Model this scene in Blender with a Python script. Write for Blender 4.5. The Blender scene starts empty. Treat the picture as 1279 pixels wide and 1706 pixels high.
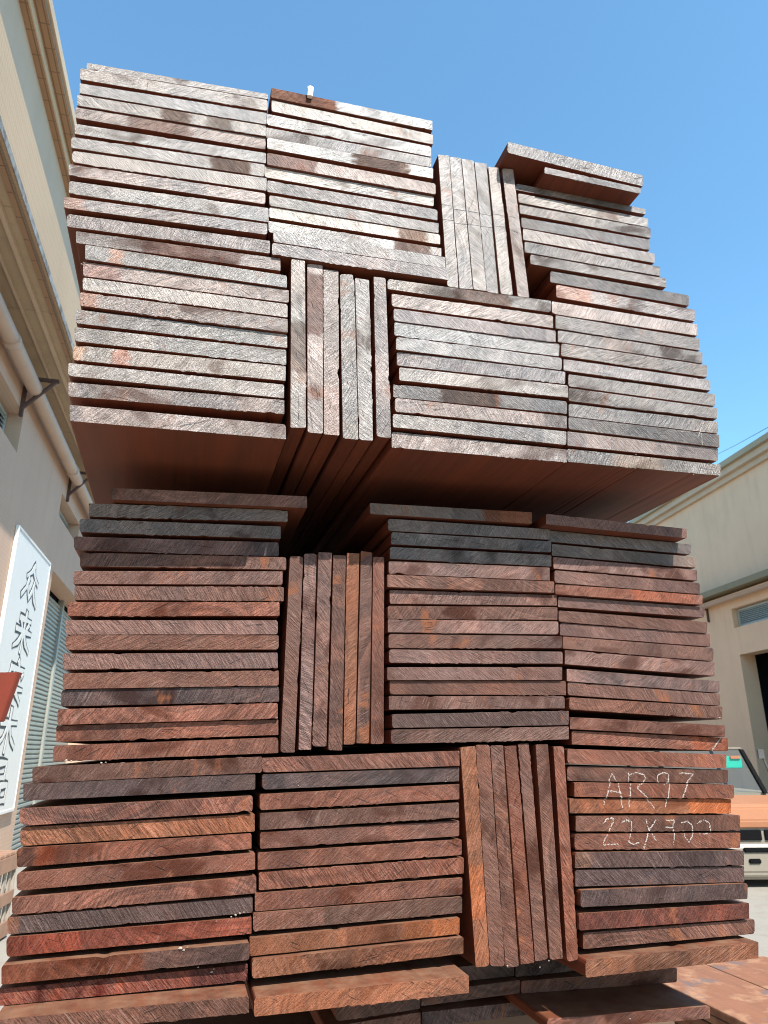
import bpy, bmesh, math, random
from mathutils import Vector, Matrix, noise as mnoise
R = math.radians
scene = bpy.context.scene
COL = scene.collection
EYE = 1.5
CAM_F, PITCH, ROLL = 1180.25, R(18.6), R(-0.18)

P = {
'UA': [(-229.5,1083.5,68.9,1107.5,69.5,1095.3,-227.8,1069.6,22.0),
 (-232.8,1046.7,67.4,1071.4,68.6,1046.8,-229.8,1022.7,1.7),
 (-228.6,1010.9,66.9,1038.2,68.2,1013.2,-226.1,990.9,-1.7),
 (-229.8,988.9,67.3,1011.8,68.4,989.1,-227.1,967.2,0.1),
 (-229.3,965.7,68.7,988.6,69.9,964.4,-226.6,944.3,3.1),
 (-226.7,933.5,70.6,956.6,71.7,934.2,-224.1,913.2,3.2),
 (-226.9,900.9,69.1,925.5,70.4,899.9,-224.2,879.5,-3.0),
 (-222.4,875.7,73.8,898.5,75.1,872.4,-219.5,853.5,-2.3),
 (-223.4,847.4,73.2,867.6,74.3,845.1,-220.5,825.5,-3.6),
 (-220.1,819.5,80.1,841.2,81.4,812.7,-217.1,795.8,-0.5),
 (-222.2,785.4,79.4,807.6,80.4,786.1,-219.5,765.3,-3.8),
 (-215.1,759.2,85.4,777.7,86.6,753.2,-212.2,736.6,-0.3)],
'UB': [(-199.3,732.7,103.8,748.9,104.8,725.4,-196.6,711.7,1.2),
 (-183.1,708.7,115.3,717.5,116.2,694.4,-180.0,683.0,-1.8),
 (-182.9,681.2,119.7,692.7,120.7,668.7,-179.9,656.6,1.4),
 (-180.0,653.9,118.7,666.0,119.7,641.6,-177.4,632.5,0.7),
 (-179.7,626.1,119.3,636.0,120.3,611.1,-176.9,603.3,-3.8),
 (-182.3,599.0,120.3,610.7,121.2,587.2,-179.5,576.5,0.5),
 (-180.2,569.1,119.5,581.8,120.6,556.2,-177.3,546.8,-1.9),
 (-179.0,541.6,119.9,554.2,120.9,528.6,-175.9,517.3,-0.7),
 (-180.8,511.1,118.9,522.5,119.8,499.4,-178.3,491.1,-1.7),
 (-177.8,484.2,120.4,497.7,121.4,473.9,-174.9,462.3,1.5),
 (-171.1,448.3,124.5,457.8,125.5,433.9,-168.0,424.5,-0.5)],
'UC': [(72.1,1096.7,370.6,1110.8,370.0,1087.5,73.2,1073.8,-2.7),
 (74.3,1072.5,372.0,1082.0,371.3,1057.8,75.5,1047.2,0.4),
 (68.1,1042.0,367.9,1052.7,367.3,1028.8,69.3,1017.8,2.2),
 (68.0,1007.9,366.4,1022.3,365.9,1000.8,69.1,985.7,-1.5),
 (70.4,984.0,369.5,999.9,368.9,976.7,71.6,960.6,-2.2),
 (72.1,954.7,373.3,966.9,372.6,942.2,73.3,929.1,-0.9),
 (70.2,928.4,370.9,940.8,370.4,919.3,71.4,906.2,3.5),
 (75.8,902.3,376.7,912.9,376.0,889.5,77.0,878.8,3.8),
 (80.4,869.5,377.5,882.4,376.8,860.5,81.5,848.1,1.4),
 (81.7,847.6,380.3,860.2,379.7,838.5,82.8,826.4,3.2),
 (81.7,819.8,381.2,830.3,380.7,813.5,82.8,797.3,2.8),
 (89.5,797.2,385.3,808.5,385.6,785.7,90.6,774.0,-4.0),
 (88.7,771.8,388.3,784.2,389.1,760.6,89.7,749.3,-5.0)],
'UE': [(507.5,1071.6,799.1,1071.6,795.2,1043.6,505.8,1045.1,-30.0),
 (581.3,1033.0,789.9,1037.5,786.6,1022.5,579.0,1017.1,-30.0),
 (538.5,1015.4,822.7,1023.2,819.4,1009.1,536.8,999.3,4.0),
 (536.6,985.2,820.3,995.2,817.1,973.5,536.7,963.8,-2.2),
 (539.8,963.4,822.9,973.2,819.2,948.2,538.2,941.0,-0.7),
 (541.4,933.3,817.5,945.3,813.8,919.8,539.7,909.8,-0.2),
 (541.1,906.1,823.9,913.9,820.5,890.5,539.8,880.2,-1.8),
 (542.5,877.8,832.3,884.6,828.9,862.1,540.8,853.3,-1.7),
 (552.7,853.2,843.8,862.1,840.3,839.8,550.9,830.6,-0.3),
 (593.3,828.2,891.8,834.1,887.7,809.1,591.1,803.5,2.9),
 (601.6,799.2,897.7,800.7,893.2,774.0,599.2,771.6,0.7)],
'UF': [(587.6,759.0,896.4,766.8,891.9,740.6,585.1,732.1,-1.7),
 (592.3,730.7,896.0,736.0,891.4,709.0,589.8,703.0,-1.8),
 (595.3,702.2,898.4,706.9,894.2,682.3,593.0,677.2,-0.4),
 (597.8,674.2,902.4,679.3,897.8,653.4,595.4,648.4,-2.4),
 (599.7,643.5,904.3,648.5,900.1,625.4,597.4,620.1,-2.4),
 (607.6,616.0,911.9,621.9,907.3,596.3,605.3,591.7,0.1),
 (603.6,587.1,908.4,590.9,904.3,568.5,601.2,561.8,-3.3),
 (602.7,559.0,908.3,564.9,903.8,540.1,600.3,534.0,-0.1),
 (599.6,532.7,904.6,537.9,899.9,512.3,597.4,509.9,-1.1),
 (596.2,506.5,900.1,511.7,895.5,486.9,593.7,479.9,1.7),
 (593.6,475.5,898.5,480.1,894.5,458.2,591.2,451.0,2.0)],
'UG': [(283.4,747.5,587.5,761.3,585.0,736.5,283.1,727.3,1.5),
 (290.0,719.0,589.5,731.4,587.2,705.5,289.8,693.9,1.5),
 (292.3,688.6,590.8,699.8,588.7,676.0,292.1,664.9,-1.0),
 (294.0,664.4,597.3,675.9,594.9,650.0,293.8,638.8,1.3),
 (295.7,635.3,597.7,646.6,595.4,621.8,295.5,611.4,-1.3),
 (298.1,609.9,601.8,619.8,599.5,596.1,297.8,585.4,0.6),
 (301.1,581.3,603.8,592.5,601.5,568.4,300.9,557.2,-1.4),
 (291.4,550.1,599.3,561.9,596.9,537.3,291.2,526.8,-0.4),
 (292.2,523.3,595.7,533.4,593.4,509.7,292.0,498.9,-3.5),
 (289.3,496.4,592.4,504.6,590.0,479.5,289.2,473.1,-2.1),
 (289.4,469.0,593.1,473.9,590.9,450.5,289.2,442.0,3.8)],
'LA': [(-135.1,377.8,162.0,391.2,162.6,371.1,-133.0,359.2,-12.0),
 (-166.6,355.0,133.0,369.3,133.8,349.4,-164.0,333.9,1.5),
 (-176.4,329.3,123.2,341.1,124.1,320.0,-173.8,308.5,1.2),
 (-180.4,301.4,121.3,314.7,122.3,291.9,-177.7,280.3,1.8),
 (-169.1,277.4,133.7,290.1,134.5,269.6,-166.5,256.5,-0.2),
 (-174.7,249.6,129.0,267.1,129.9,245.6,-172.2,230.2,0.8),
 (-169.5,226.2,131.8,241.3,132.7,219.9,-166.9,205.6,-3.5),
 (-175.6,202.7,126.1,217.6,127.0,196.1,-173.0,182.5,-3.4),
 (-175.3,177.0,124.8,189.4,125.8,167.5,-172.6,156.0,-2.4),
 (-171.8,155.3,127.3,166.7,128.2,145.1,-169.2,134.9,-2.8),
 (-172.5,129.7,126.9,140.6,128.0,117.1,-169.6,107.6,-3.2),
 (-169.1,103.0,129.6,114.3,130.6,91.9,-166.2,81.4,-3.0),
 (-168.8,80.8,131.4,91.5,132.4,68.9,-165.9,58.4,0.4),
 (-169.6,54.7,130.3,67.0,131.3,44.5,-166.8,34.0,-2.5),
 (-169.2,33.4,132.8,43.7,133.8,21.7,-166.3,11.9,3.6),
 (-169.1,7.5,133.7,18.6,134.6,-3.3,-166.3,-13.1,1.5)],
'LB': [(-191.3,-19.2,110.7,-7.9,111.8,-29.6,-188.3,-39.7,0.3),
 (-199.2,-40.6,103.0,-30.7,104.2,-52.4,-196.2,-61.4,1.7),
 (-199.2,-70.5,100.5,-59.9,101.6,-80.6,-196.1,-91.5,-1.9),
 (-195.6,-93.3,105.2,-83.8,106.5,-107.0,-192.3,-115.9,3.4),
 (-195.6,-117.7,102.1,-109.0,103.3,-129.1,-192.2,-140.4,2.7),
 (-191.7,-146.4,108.4,-133.7,109.5,-154.9,-188.5,-167.4,1.8),
 (-192.6,-174.8,111.2,-162.5,112.3,-183.7,-189.8,-194.0,-0.2),
 (-194.8,-196.4,108.0,-188.1,109.1,-207.8,-191.8,-216.3,2.7),
 (-192.5,-218.4,107.9,-212.7,109.0,-232.8,-189.2,-240.3,2.0),
 (-192.0,-246.8,105.8,-240.3,107.0,-260.8,-188.8,-267.6,-8.0),
 (-193.7,-274.0,106.2,-268.5,107.3,-287.9,-190.6,-291.9,3.3),
 (-185.2,-292.2,105.0,-291.4,106.1,-309.5,-181.9,-310.9,-45.0)],
'LC': [(111.3,-9.5,413.4,-0.8,412.6,-23.2,112.4,-29.8,-1.1),
 (112.9,-32.0,413.4,-24.8,412.6,-45.2,114.0,-52.5,0.4),
 (110.5,-58.2,411.0,-49.0,410.2,-70.6,111.6,-79.4,-2.4),
 (112.1,-83.2,409.3,-75.0,408.5,-95.7,113.3,-105.0,-2.5),
 (113.9,-107.7,411.0,-100.5,410.1,-122.1,115.0,-129.2,1.8),
 (112.2,-134.0,413.7,-126.3,412.9,-147.7,113.3,-155.8,2.3),
 (115.2,-158.9,416.5,-151.0,415.6,-172.7,116.4,-181.4,3.8),
 (111.0,-184.3,412.6,-177.8,411.7,-200.0,112.2,-206.7,2.8),
 (109.6,-207.7,410.6,-201.9,409.7,-223.4,110.8,-230.3,0.3),
 (106.4,-236.6,404.0,-228.1,403.2,-248.9,107.6,-258.1,-3.3),
 (109.9,-260.1,406.3,-251.5,405.4,-272.3,111.1,-281.4,-12.0),
 (111.1,-292.4,397.5,-287.8,396.6,-308.6,112.3,-312.8,-50.0)],
'LE': [(268.5,390.9,565.2,400.1,563.6,378.2,268.6,371.6,-6.0),
 (301.2,368.0,600.4,373.2,598.6,353.3,301.1,346.6,-0.1),
 (306.5,344.8,601.7,350.7,599.8,330.0,306.4,323.7,-0.4),
 (303.7,318.8,598.4,324.9,596.6,303.7,303.6,298.0,-2.3),
 (301.4,294.5,592.9,301.6,590.9,278.0,301.3,272.7,-2.6),
 (299.0,271.6,598.7,276.7,596.9,256.4,298.9,250.5,-3.4),
 (304.8,247.8,604.6,254.3,602.8,235.7,304.7,224.9,3.1),
 (300.8,221.2,602.9,232.7,600.9,210.7,300.7,199.9,1.1),
 (299.6,198.3,600.8,207.5,598.8,185.1,299.5,177.4,-2.9),
 (301.3,175.8,606.6,183.2,604.7,162.6,301.2,153.2,-0.7),
 (301.2,150.9,603.5,156.5,601.6,136.3,301.1,130.1,-3.6),
 (298.6,123.4,601.0,131.2,599.0,109.6,298.5,103.3,-2.3),
 (303.6,102.7,607.9,108.6,605.8,86.0,303.5,82.3,1.8),
 (302.1,80.1,603.0,84.0,601.2,64.5,302.0,59.3,1.2),
 (306.6,52.8,607.6,60.6,605.5,38.3,306.5,32.3,-0.2),
 (304.1,30.1,604.9,36.3,602.9,15.9,304.0,9.3,-1.8)],
'LF': [(583.1,393.2,871.0,388.5,867.9,369.9,581.4,373.7,-22.0),
 (600.6,372.4,895.2,367.1,891.8,347.0,598.7,351.0,3.7),
 (602.5,346.0,898.9,341.3,895.4,320.3,600.6,324.3,-0.5),
 (600.7,320.7,896.2,315.9,892.7,295.2,598.8,299.3,-3.4),
 (600.7,296.8,897.6,291.7,893.9,269.8,598.8,274.3,-3.5),
 (601.5,273.2,897.9,267.8,894.5,250.0,599.7,254.7,-3.3),
 (608.4,252.4,904.4,247.8,900.8,228.2,606.6,234.1,3.7),
 (605.0,227.6,903.0,219.8,899.4,198.9,603.2,207.5,0.3),
 (606.9,206.1,907.4,198.2,903.3,175.1,605.0,184.9,2.7),
 (606.8,182.5,906.2,172.7,901.9,148.9,604.9,161.9,-2.6),
 (608.7,159.5,905.1,147.4,900.8,123.2,606.5,135.9,-1.9),
 (612.1,129.0,911.1,115.2,907.4,94.4,610.1,108.6,1.5),
 (612.8,107.6,909.8,93.2,906.0,72.7,610.7,86.2,3.2),
 (610.1,82.4,908.2,71.1,904.2,49.6,608.2,62.9,-1.3),
 (608.4,51.3,904.6,39.7,901.0,20.2,606.5,31.9,-3.5),
 (611.6,29.6,913.3,18.7,909.2,-3.0,609.6,8.2,2.9),
 (599.4,1.9,900.4,-8.3,896.3,-30.7,597.2,-21.2,-1.7),
 (598.9,-24.3,901.4,-32.8,897.3,-55.0,596.7,-47.1,1.9),
 (606.5,-48.9,905.7,-56.9,901.6,-78.7,604.4,-70.6,-2.7),
 (596.8,-72.6,900.0,-79.7,895.8,-101.6,595.5,-94.7,1.6),
 (606.8,-98.7,912.8,-104.9,908.1,-128.9,604.6,-121.3,2.7),
 (601.5,-124.7,907.8,-131.9,903.3,-154.7,599.4,-146.9,1.8),
 (598.3,-150.1,907.6,-158.3,903.2,-180.4,596.1,-172.2,-1.1),
 (597.4,-175.1,906.4,-182.0,901.8,-205.3,595.2,-198.0,1.8),
 (599.4,-201.8,901.3,-205.9,896.8,-228.3,597.0,-224.8,-6.0),
 (595.3,-233.3,902.9,-234.9,898.4,-257.3,594.0,-256.4,-1.5),
 (603.3,-260.7,912.9,-259.9,908.7,-280.5,601.1,-282.2,4.0),
 (592.3,-290.7,893.9,-285.5,889.4,-307.6,590.0,-313.4,-18.0)],
'UD': [(380.0,1035.0,402.2,1038.5,410.2,754.1,389.7,753.2,0.2),
 (405.7,1045.1,429.1,1047.5,438.8,759.3,413.7,756.9,6.0),
 (429.7,1045.9,454.3,1048.0,464.8,760.5,439.4,759.1,5.4),
 (455.8,1045.1,480.5,1048.0,489.0,761.4,466.4,761.3,6.8),
 (481.2,1037.3,503.1,1040.5,513.5,759.6,489.6,757.7,1.9),
 (509.4,1039.8,532.2,1043.0,544.7,759.6,522.2,758.6,0.6)],
'UH': [(120.3,749.0,143.1,751.0,154.3,455.0,130.9,452.8,-2.1),
 (147.5,749.3,173.3,751.6,181.2,450.9,157.4,449.8,2.6),
 (174.5,744.4,199.6,745.9,206.6,451.9,182.5,451.2,3.7),
 (201.9,740.3,226.0,743.4,235.3,446.7,211.3,446.5,1.6),
 (226.9,736.4,251.2,736.8,258.2,447.6,235.8,446.0,-0.1),
 (258.0,743.9,279.4,746.0,286.5,454.3,262.9,454.1,-1.7)],
'LD': [(139.9,293.3,161.4,293.9,158.7,-2.4,137.4,-2.3,2.7),
 (163.2,299.0,183.3,300.3,183.2,1.6,164.0,0.9,3.0),
 (184.6,300.8,206.4,301.5,204.5,5.9,183.8,6.0,-3.3),
 (209.0,298.2,229.9,298.8,228.7,0.1,207.4,0.8,-2.3),
 (232.1,304.8,253.3,305.0,249.4,8.7,231.4,8.7,2.7),
 (255.3,309.3,274.9,307.8,271.8,10.1,251.2,10.4,2.8),
 (275.4,300.4,294.3,300.5,292.6,9.3,272.3,9.3,-1.5)],
'LG': [(414.7,4.2,440.0,6.0,448.6,-292.5,427.1,-292.8,-1.8),
 (441.9,7.9,465.3,7.8,471.9,-294.3,449.1,-292.6,-0.6),
 (466.4,6.7,488.6,7.4,494.3,-296.0,472.9,-296.4,0.3),
 (489.1,5.9,509.3,6.6,516.9,-291.9,494.9,-293.0,-3.2),
 (515.8,9.3,534.3,9.7,542.3,-291.2,521.1,-292.0,2.7),
 (544.1,8.5,566.4,8.5,565.6,-291.2,544.2,-291.7,0.3),
 (576.1,5.4,594.6,5.4,591.7,-294.4,573.1,-297.3,2.2)],
'KA': [(257.3,-368.6,391.7,-362.3,391.3,-383.2,257.7,-388.8,150.0),
 (394.3,-361.4,563.7,-356.4,562.1,-375.4,393.8,-380.3,152.0),
 (564.8,-357.7,860.1,-360.1,856.3,-381.3,563.4,-375.8,150.0),
 (551.5,-376.0,831.2,-381.2,827.3,-397.8,549.7,-391.2,35.0)],
'KC': [(243.2,-401.4,397.5,-393.5,397.1,-414.4,243.7,-421.5,170.0),
 (400.5,-393.7,595.9,-392.6,594.2,-412.7,400.1,-414.7,170.0)],
'KB': [(395.5,-333.9,558.4,-331.4,557.0,-352.8,395.1,-355.4,160.0),
 (562.4,-333.9,703.2,-332.6,700.9,-353.8,561.0,-355.3,162.0)],
}
CHALK = {"A1": [[656.6, -83.3], [671.7, -46.8], [678.4, -36.0], [683.7, -47.0], [690.6, -88.4]], "A2": [[664.4, -62.0], [689.0, -66.0]], "R1": [[702.6, -88.7], [708.3, -36.3]], "R2": [[707.8, -39.9], [721.8, -35.5], [738.1, -39.4], [738.1, -47.6], [718.7, -58.4], [736.4, -75.9], [749.9, -90.6]], "91": [[782.5, -38.9], [773.8, -36.0], [762.8, -40.5], [760.4, -49.8], [769.9, -54.5], [782.0, -50.1], [783.7, -38.9]], "92": [[782.7, -45.4], [770.3, -89.2]], "71": [[805.7, -38.2], [818.6, -37.4], [831.2, -39.4], [814.7, -54.2], [800.8, -76.2]], "21": [[654.4, -111.3], [660.5, -104.5], [671.5, -103.0], [672.9, -109.2], [658.9, -127.0], [650.1, -138.8]], "22": [[649.8, -141.4], [677.5, -141.4]], "23": [[685.7, -110.4], [696.9, -107.2], [705.4, -109.1], [704.1, -118.8], [697.9, -133.4], [696.0, -139.4], [703.1, -143.1], [715.4, -140.1]], "x1": [[732.0, -107.2], [735.3, -123.2], [747.2, -140.2]], "x2": [[750.8, -107.6], [733.9, -124.9], [721.8, -148.9]], "33": [[768.5, -109.0], [784.2, -109.4], [779.0, -120.9], [766.9, -119.6]], "34": [[779.0, -120.9], [781.3, -128.0], [777.4, -145.6]], "01": [[794.8, -114.1], [806.5, -111.7], [817.1, -116.5], [815.9, -130.8], [807.1, -143.0], [800.3, -135.7], [798.7, -125.0]], "02": [[826.4, -115.9], [839.0, -109.9], [850.9, -114.7], [850.8, -128.3]], "03": [[827.6, -129.4], [836.4, -131.4], [849.1, -130.9]], "t": [[875.6, -2.5], [898.8, 19.0]]}
SCRAPES = {"s1": [[823.2, 534.2], [843.9, 538.0], [861.1, 542.6]], "s2": [[857.4, 528.0], [875.4, 558.6]], "s3": [[866.4, 543.2], [863.0, 508.8]]}


# ------------------------------------------------------------------ helpers
def tag(o, label=None, cat=None, group=None, kind=None):
    if label: o['label'] = label
    if cat: o['category'] = cat
    if group: o['group'] = group
    if kind: o['kind'] = kind
    return o

def empty(name, loc=(0, 0, 0), rz=0.0):
    o = bpy.data.objects.new(name, None)
    o.empty_display_size = 0.1
    o.location = loc
    o.rotation_euler = (0, 0, rz)
    COL.objects.link(o)
    return o

def mesh_obj(name, verts, faces, mats, parent=None, midx=None, smooth=False):
    me = bpy.data.meshes.new(name)
    me.from_pydata([tuple(v) for v in verts], [], faces)
    for m in (mats if isinstance(mats, (list, tuple)) else [mats]):
        me.materials.append(m)
    if midx:
        me.polygons.foreach_set('material_index', midx)
    if smooth:
        me.polygons.foreach_set('use_smooth', [True] * len(me.polygons))
    me.update()
    o = bpy.data.objects.new(name, me)
    COL.objects.link(o)
    if parent: o.parent = parent
    return o

class MB:
    """collects shapes for ONE mesh"""
    def __init__(s): s.v = []; s.f = []
    def add(s, v, f):
        n = len(s.v); s.v += [Vector(p) for p in v]; s.f += [tuple(i + n for i in q) for q in f]
    def box(s, x0, x1, y0, y1, z0, z1):
        x0, x1 = sorted((x0, x1)); y0, y1 = sorted((y0, y1)); z0, z1 = sorted((z0, z1))
        s.add([(x0,y0,z0),(x1,y0,z0),(x1,y1,z0),(x0,y1,z0),(x0,y0,z1),(x1,y0,z1),(x1,y1,z1),(x0,y1,z1)],
              [(0,3,2,1),(4,5,6,7),(0,1,5,4),(1,2,6,5),(2,3,7,6),(3,0,4,7)])
    def tube(s, pts, r, n=10, cap=True):
        pts = [Vector(p) for p in pts]; rings = []
        for i, p in enumerate(pts):
            t = (pts[min(i+1, len(pts)-1)] - pts[max(i-1, 0)]).normalized()
            a = t.cross(Vector((0, 0, 1)))
            if a.length < 1e-3: a = t.cross(Vector((1, 0, 0)))
            a.normalize(); b = t.cross(a)
            rings.append([p + a * (r * math.cos(k * 2 * math.pi / n)) + b * (r * math.sin(k * 2 * math.pi / n)) for k in range(n)])
        v = [q for rg in rings for q in rg]; f = []
        for i in range(len(rings) - 1):
            for k in range(n):
                f.append((i*n+k, i*n+(k+1) % n, (i+1)*n+(k+1) % n, (i+1)*n+k))
        if cap:
            f.append(tuple(range(n - 1, -1, -1))); f.append(tuple((len(rings)-1)*n + k for k in range(n)))
        s.add(v, f)
    def prism(s, poly, ax, a0, a1):
        """poly = list of (p,q); extruded along axis ax ('x': p,q = y,z; 'y': p,q = x,z)"""
        n = len(poly)
        mk = (lambda p, q, a: (a, p, q)) if ax == 'x' else (lambda p, q, a: (p, a, q))
        v = [mk(p, q, a0) for p, q in poly] + [mk(p, q, a1) for p, q in poly]
        f = [tuple(range(n)), tuple(range(2*n-1, n-1, -1))] + [(i, i+n, (i+1) % n + n, (i+1) % n) for i in range(n)]
        s.add(v, f)
    def build(s, name, mat, parent=None, bevel=0, smooth=False):
        o = mesh_obj(name, s.v, s.f, mat, parent, smooth=smooth)
        bm = bmesh.new(); bm.from_mesh(o.data)
        bmesh.ops.recalc_face_normals(bm, faces=bm.faces)
        if bevel:
            bmesh.ops.bevel(bm, geom=bm.edges[:], offset=bevel, segments=2, affect='EDGES', clamp_overlap=True)
        bm.to_mesh(o.data); bm.free()
        return o

# ------------------------------------------------------------------ materials
class NT:
    def __init__(s, name):
        s.m = bpy.data.materials.new(name); s.m.use_nodes = True
        s.t = s.m.node_tree; s.b = s.t.nodes['Principled BSDF']
    def n(s, typ, ins=None, **kw):
        nd = s.t.nodes.new(typ)
        for k, v in kw.items(): setattr(nd, k, v)
        for k, v in (ins or {}).items(): s.put(nd.inputs[k], v)
        return nd
    def put(s, sock, v):
        if hasattr(v, 'links') or isinstance(v, bpy.types.NodeSocket): s.t.links.new(v, sock)
        else:
            if isinstance(v, tuple) and len(v) == 3 and sock.type == 'RGBA': v = (*v, 1)
            sock.default_value = v
    def math(s, op, a, b=0.0, c=0.0):
        return s.n('ShaderNodeMath', {0: a, 1: b, 2: c}, operation=op).outputs[0]
    def vmath(s, op, a, b=(0, 0, 0)):
        nd = s.n('ShaderNodeVectorMath', {0: a}, operation=op)
        s.put(nd.inputs[1], b) if op != 'SCALE' else s.put(nd.inputs['Scale'], b)
        return nd.outputs[0]
    def noise(s, vec, scale, detail=3, rough=.55, dist=0):
        return s.n('ShaderNodeTexNoise', {'Vector': vec, 'Scale': scale, 'Detail': detail, 'Roughness': rough, 'Distortion': dist}).outputs['Fac']
    def ramp(s, fac, lo, hi, a=0.0, b=1.0):
        return s.n('ShaderNodeMapRange', {'Value': fac, 'From Min': lo, 'From Max': hi, 'To Min': a, 'To Max': b}).outputs[0]
    def mix(s, fac, a, b, mode='MIX'):
        nd = s.n('ShaderNodeMix', data_type='RGBA', blend_type=mode)
        s.put(nd.inputs[0], fac); s.put(nd.inputs[6], a); s.put(nd.inputs[7], b)
        return nd.outputs[2]
    def vscale(s, vec, sc):
        return s.vmath('MULTIPLY', vec, sc)
    def bump(s, h, strength=.5, dist=.001, nrm=None):
        d = {'Height': h, 'Strength': strength, 'Distance': dist}
        if nrm: d['Normal'] = nrm
        return s.n('ShaderNodeBump', d).outputs[0]
    def fin(s, color=None, rough=None, nrm=None, **kw):
        if color is not None: s.put(s.b.inputs['Base Color'], color)
        if rough is not None: s.put(s.b.inputs['Roughness'], rough)
        if nrm is not None: s.put(s.b.inputs['Normal'], nrm)
        for k, v in kw.items(): s.put(s.b.inputs[k.replace('_', ' ')], v)
        return s.m

def wood_end():
    k = NT('wood_end_grain')
    p = k.n('ShaderNodeTexCoord').outputs['Object']
    oi = k.n('ShaderNodeObjectInfo'); rnd = oi.outputs['Random']; wea = oi.outputs['Alpha']
    st = k.n('ShaderNodeAttribute', attribute_name='stain_shade')
    base = k.vmath('MULTIPLY', oi.outputs['Color'], st.outputs['Vector'])
    wea = k.math('MULTIPLY', wea, k.ramp(k.n('ShaderNodeSeparateXYZ', {0: st.outputs['Vector']}).outputs[1], .35, .95, .1, 1))
    fr = lambda m: k.math('FRACT', k.math('MULTIPLY', rnd, m))
    r2, r3, r4, r5, r6 = fr(37.13), fr(91.71), fr(173.3), fr(411.9), fr(733.7)
    off = k.n('ShaderNodeCombineXYZ', {0: k.math('MULTIPLY', rnd, 31.0), 1: k.math('MULTIPLY', r2, 17.0), 2: k.math('MULTIPLY', r3, 23.0)}).outputs[0]
    po = k.vmath('ADD', p, off)
    sv = lambda v, f: k.n('ShaderNodeVectorMath', {0: v, 'Scale': f}, operation='SCALE').outputs[0]
    # growth rings: irregular arcs about a pith above or below the plank
    cz = k.math('MULTIPLY', k.math('SIGN', k.math('SUBTRACT', r2, .5)), k.math('MULTIPLY_ADD', r3, .12, .04))
    pith = k.n('ShaderNodeCombineXYZ', {0: k.math('MULTIPLY_ADD', r4, .36, -.18), 1: 0.0, 2: cz}).outputs[0]
    wx = k.n('ShaderNodeTexNoise', {'Vector': po, 'Scale': 14.0, 'Detail': 2.0}).outputs['Color']
    warp = k.vmath('MULTIPLY', k.vmath('SUBTRACT', wx, (.5, .5, .5)), (.05, 0, .03))
    rad = k.n('ShaderNodeVectorMath', {0: k.vmath('ADD', k.vmath('SUBTRACT', p, pith), warp)}, operation='LENGTH').outputs['Value']
    rv = k.n('ShaderNodeCombineXYZ', {0: k.math('MULTIPLY', rad, 1.0), 1: r4, 2: r2}).outputs[0]
    rings = k.noise(k.vmath('ADD', k.vscale(rv, (240.0, 1.0, 1.0)), k.vscale(po, (14.0, 0, 14.0))), 1.0, 3, .6)
    # saw scratches: diagonal streaks, direction differs from plank to plank
    ang = k.math('MULTIPLY', k.math('MULTIPLY_ADD', r3, .7, .45), k.math('SIGN', k.math('SUBTRACT', r4, .35)))
    rot = k.n('ShaderNodeVectorRotate', {'Vector': p, 'Angle': ang}, rotation_type='Y_AXIS').outputs[0]
    streak = k.noise(k.vmath('ADD', k.vscale(rot, (60.0, 60.0, 620.0)), off), 1.0, 3, .65)
    streak2 = k.noise(k.vmath('ADD', k.vscale(rot, (34.0, 20.0, 560.0)), off), 1.0, 2, .5, .3)
    ang3 = k.math('MULTIPLY_ADD', r5, 1.2, -.6)
    rot3 = k.n('ShaderNodeVectorRotate', {'Vector': p, 'Angle': ang3}, rotation_type='Y_AXIS').outputs[0]
    crack = k.noise(k.vmath('ADD', k.vscale(rot3, (26.0, 20.0, 380.0)), k.vscale(off, (1.7, 1.0, 1.3))), 1.0, 2, .5, .2)
    grain = k.noise(po, 520, 3, .75)
    pores = k.noise(k.vscale(po, (1.0, 1.0, 1.5)), 330, 2, .6)
    blot = k.noise(k.vscale(po, (1.0, 1.0, .5)), 13, 5, .62)
    blot2 = k.noise(k.vscale(po, (.5, 1.0, .8)), 24, 3, .55, .4)
    patch = k.noise(k.vscale(po, (1.0, 1.0, .2)), 7.5, 2, .5)
    val = k.math('MULTIPLY_ADD', k.ramp(blot, .3, .7), .62, .66)
    val = k.math('MULTIPLY', val, k.math('MULTIPLY_ADD', k.ramp(streak, .32, .68), k.math('MULTIPLY_ADD', r5, .65, .38), k.math('MULTIPLY_ADD', r5, -.32, .82)))
    val = k.math('MULTIPLY', val, k.math('MULTIPLY_ADD', k.ramp(rings, .35, .65), k.math('MULTIPLY_ADD', r6, .62, .16), k.math('MULTIPLY_ADD', r6, -.31, .92)))
    val = k.math('MULTIPLY', val, k.math('MULTIPLY_ADD', k.ramp(grain, .32, .68), .62, .67))
    c = sv(base, val)
    # hue drifts along the plank: redder or browner
    c = k.mix(k.math('MULTIPLY', k.ramp(k.noise(po, 7, 3, .6), .36, .62), k.math('MULTIPLY_ADD', wea, -.6, 1.0)), c, k.vmath('MULTIPLY', c, (1.17, .98, .86)))
    c = k.mix(k.ramp(k.noise(k.vscale(po, (1.0, 1.0, .4)), 10, 4, .65, .5), .52, .62, 0, .45), c, k.vmath('MULTIPLY', c, (.60, .60, .60)))
    # dark wet-looking bands, grey bloom, freshly broken orange patches
    dk = k.math('MULTIPLY', k.ramp(k.math('MULTIPLY_ADD', streak, .22, k.math('MULTIPLY_ADD', rings, .10, blot2)), .715, .82, 0, .78), k.ramp(r4, .15, .6))
    c = k.mix(dk, c, sv(k.vmath('MULTIPLY', base, (1.0, .78, .72)), k.math('MULTIPLY_ADD', grain, .5, .16)))
    gy = k.math('MULTIPLY', k.ramp(patch, .52, .55), k.ramp(r2, .45, .75, 0, .8))
    c = k.mix(gy, c, k.vmath('MULTIPLY', c, (.60, .62, .66)))
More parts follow.
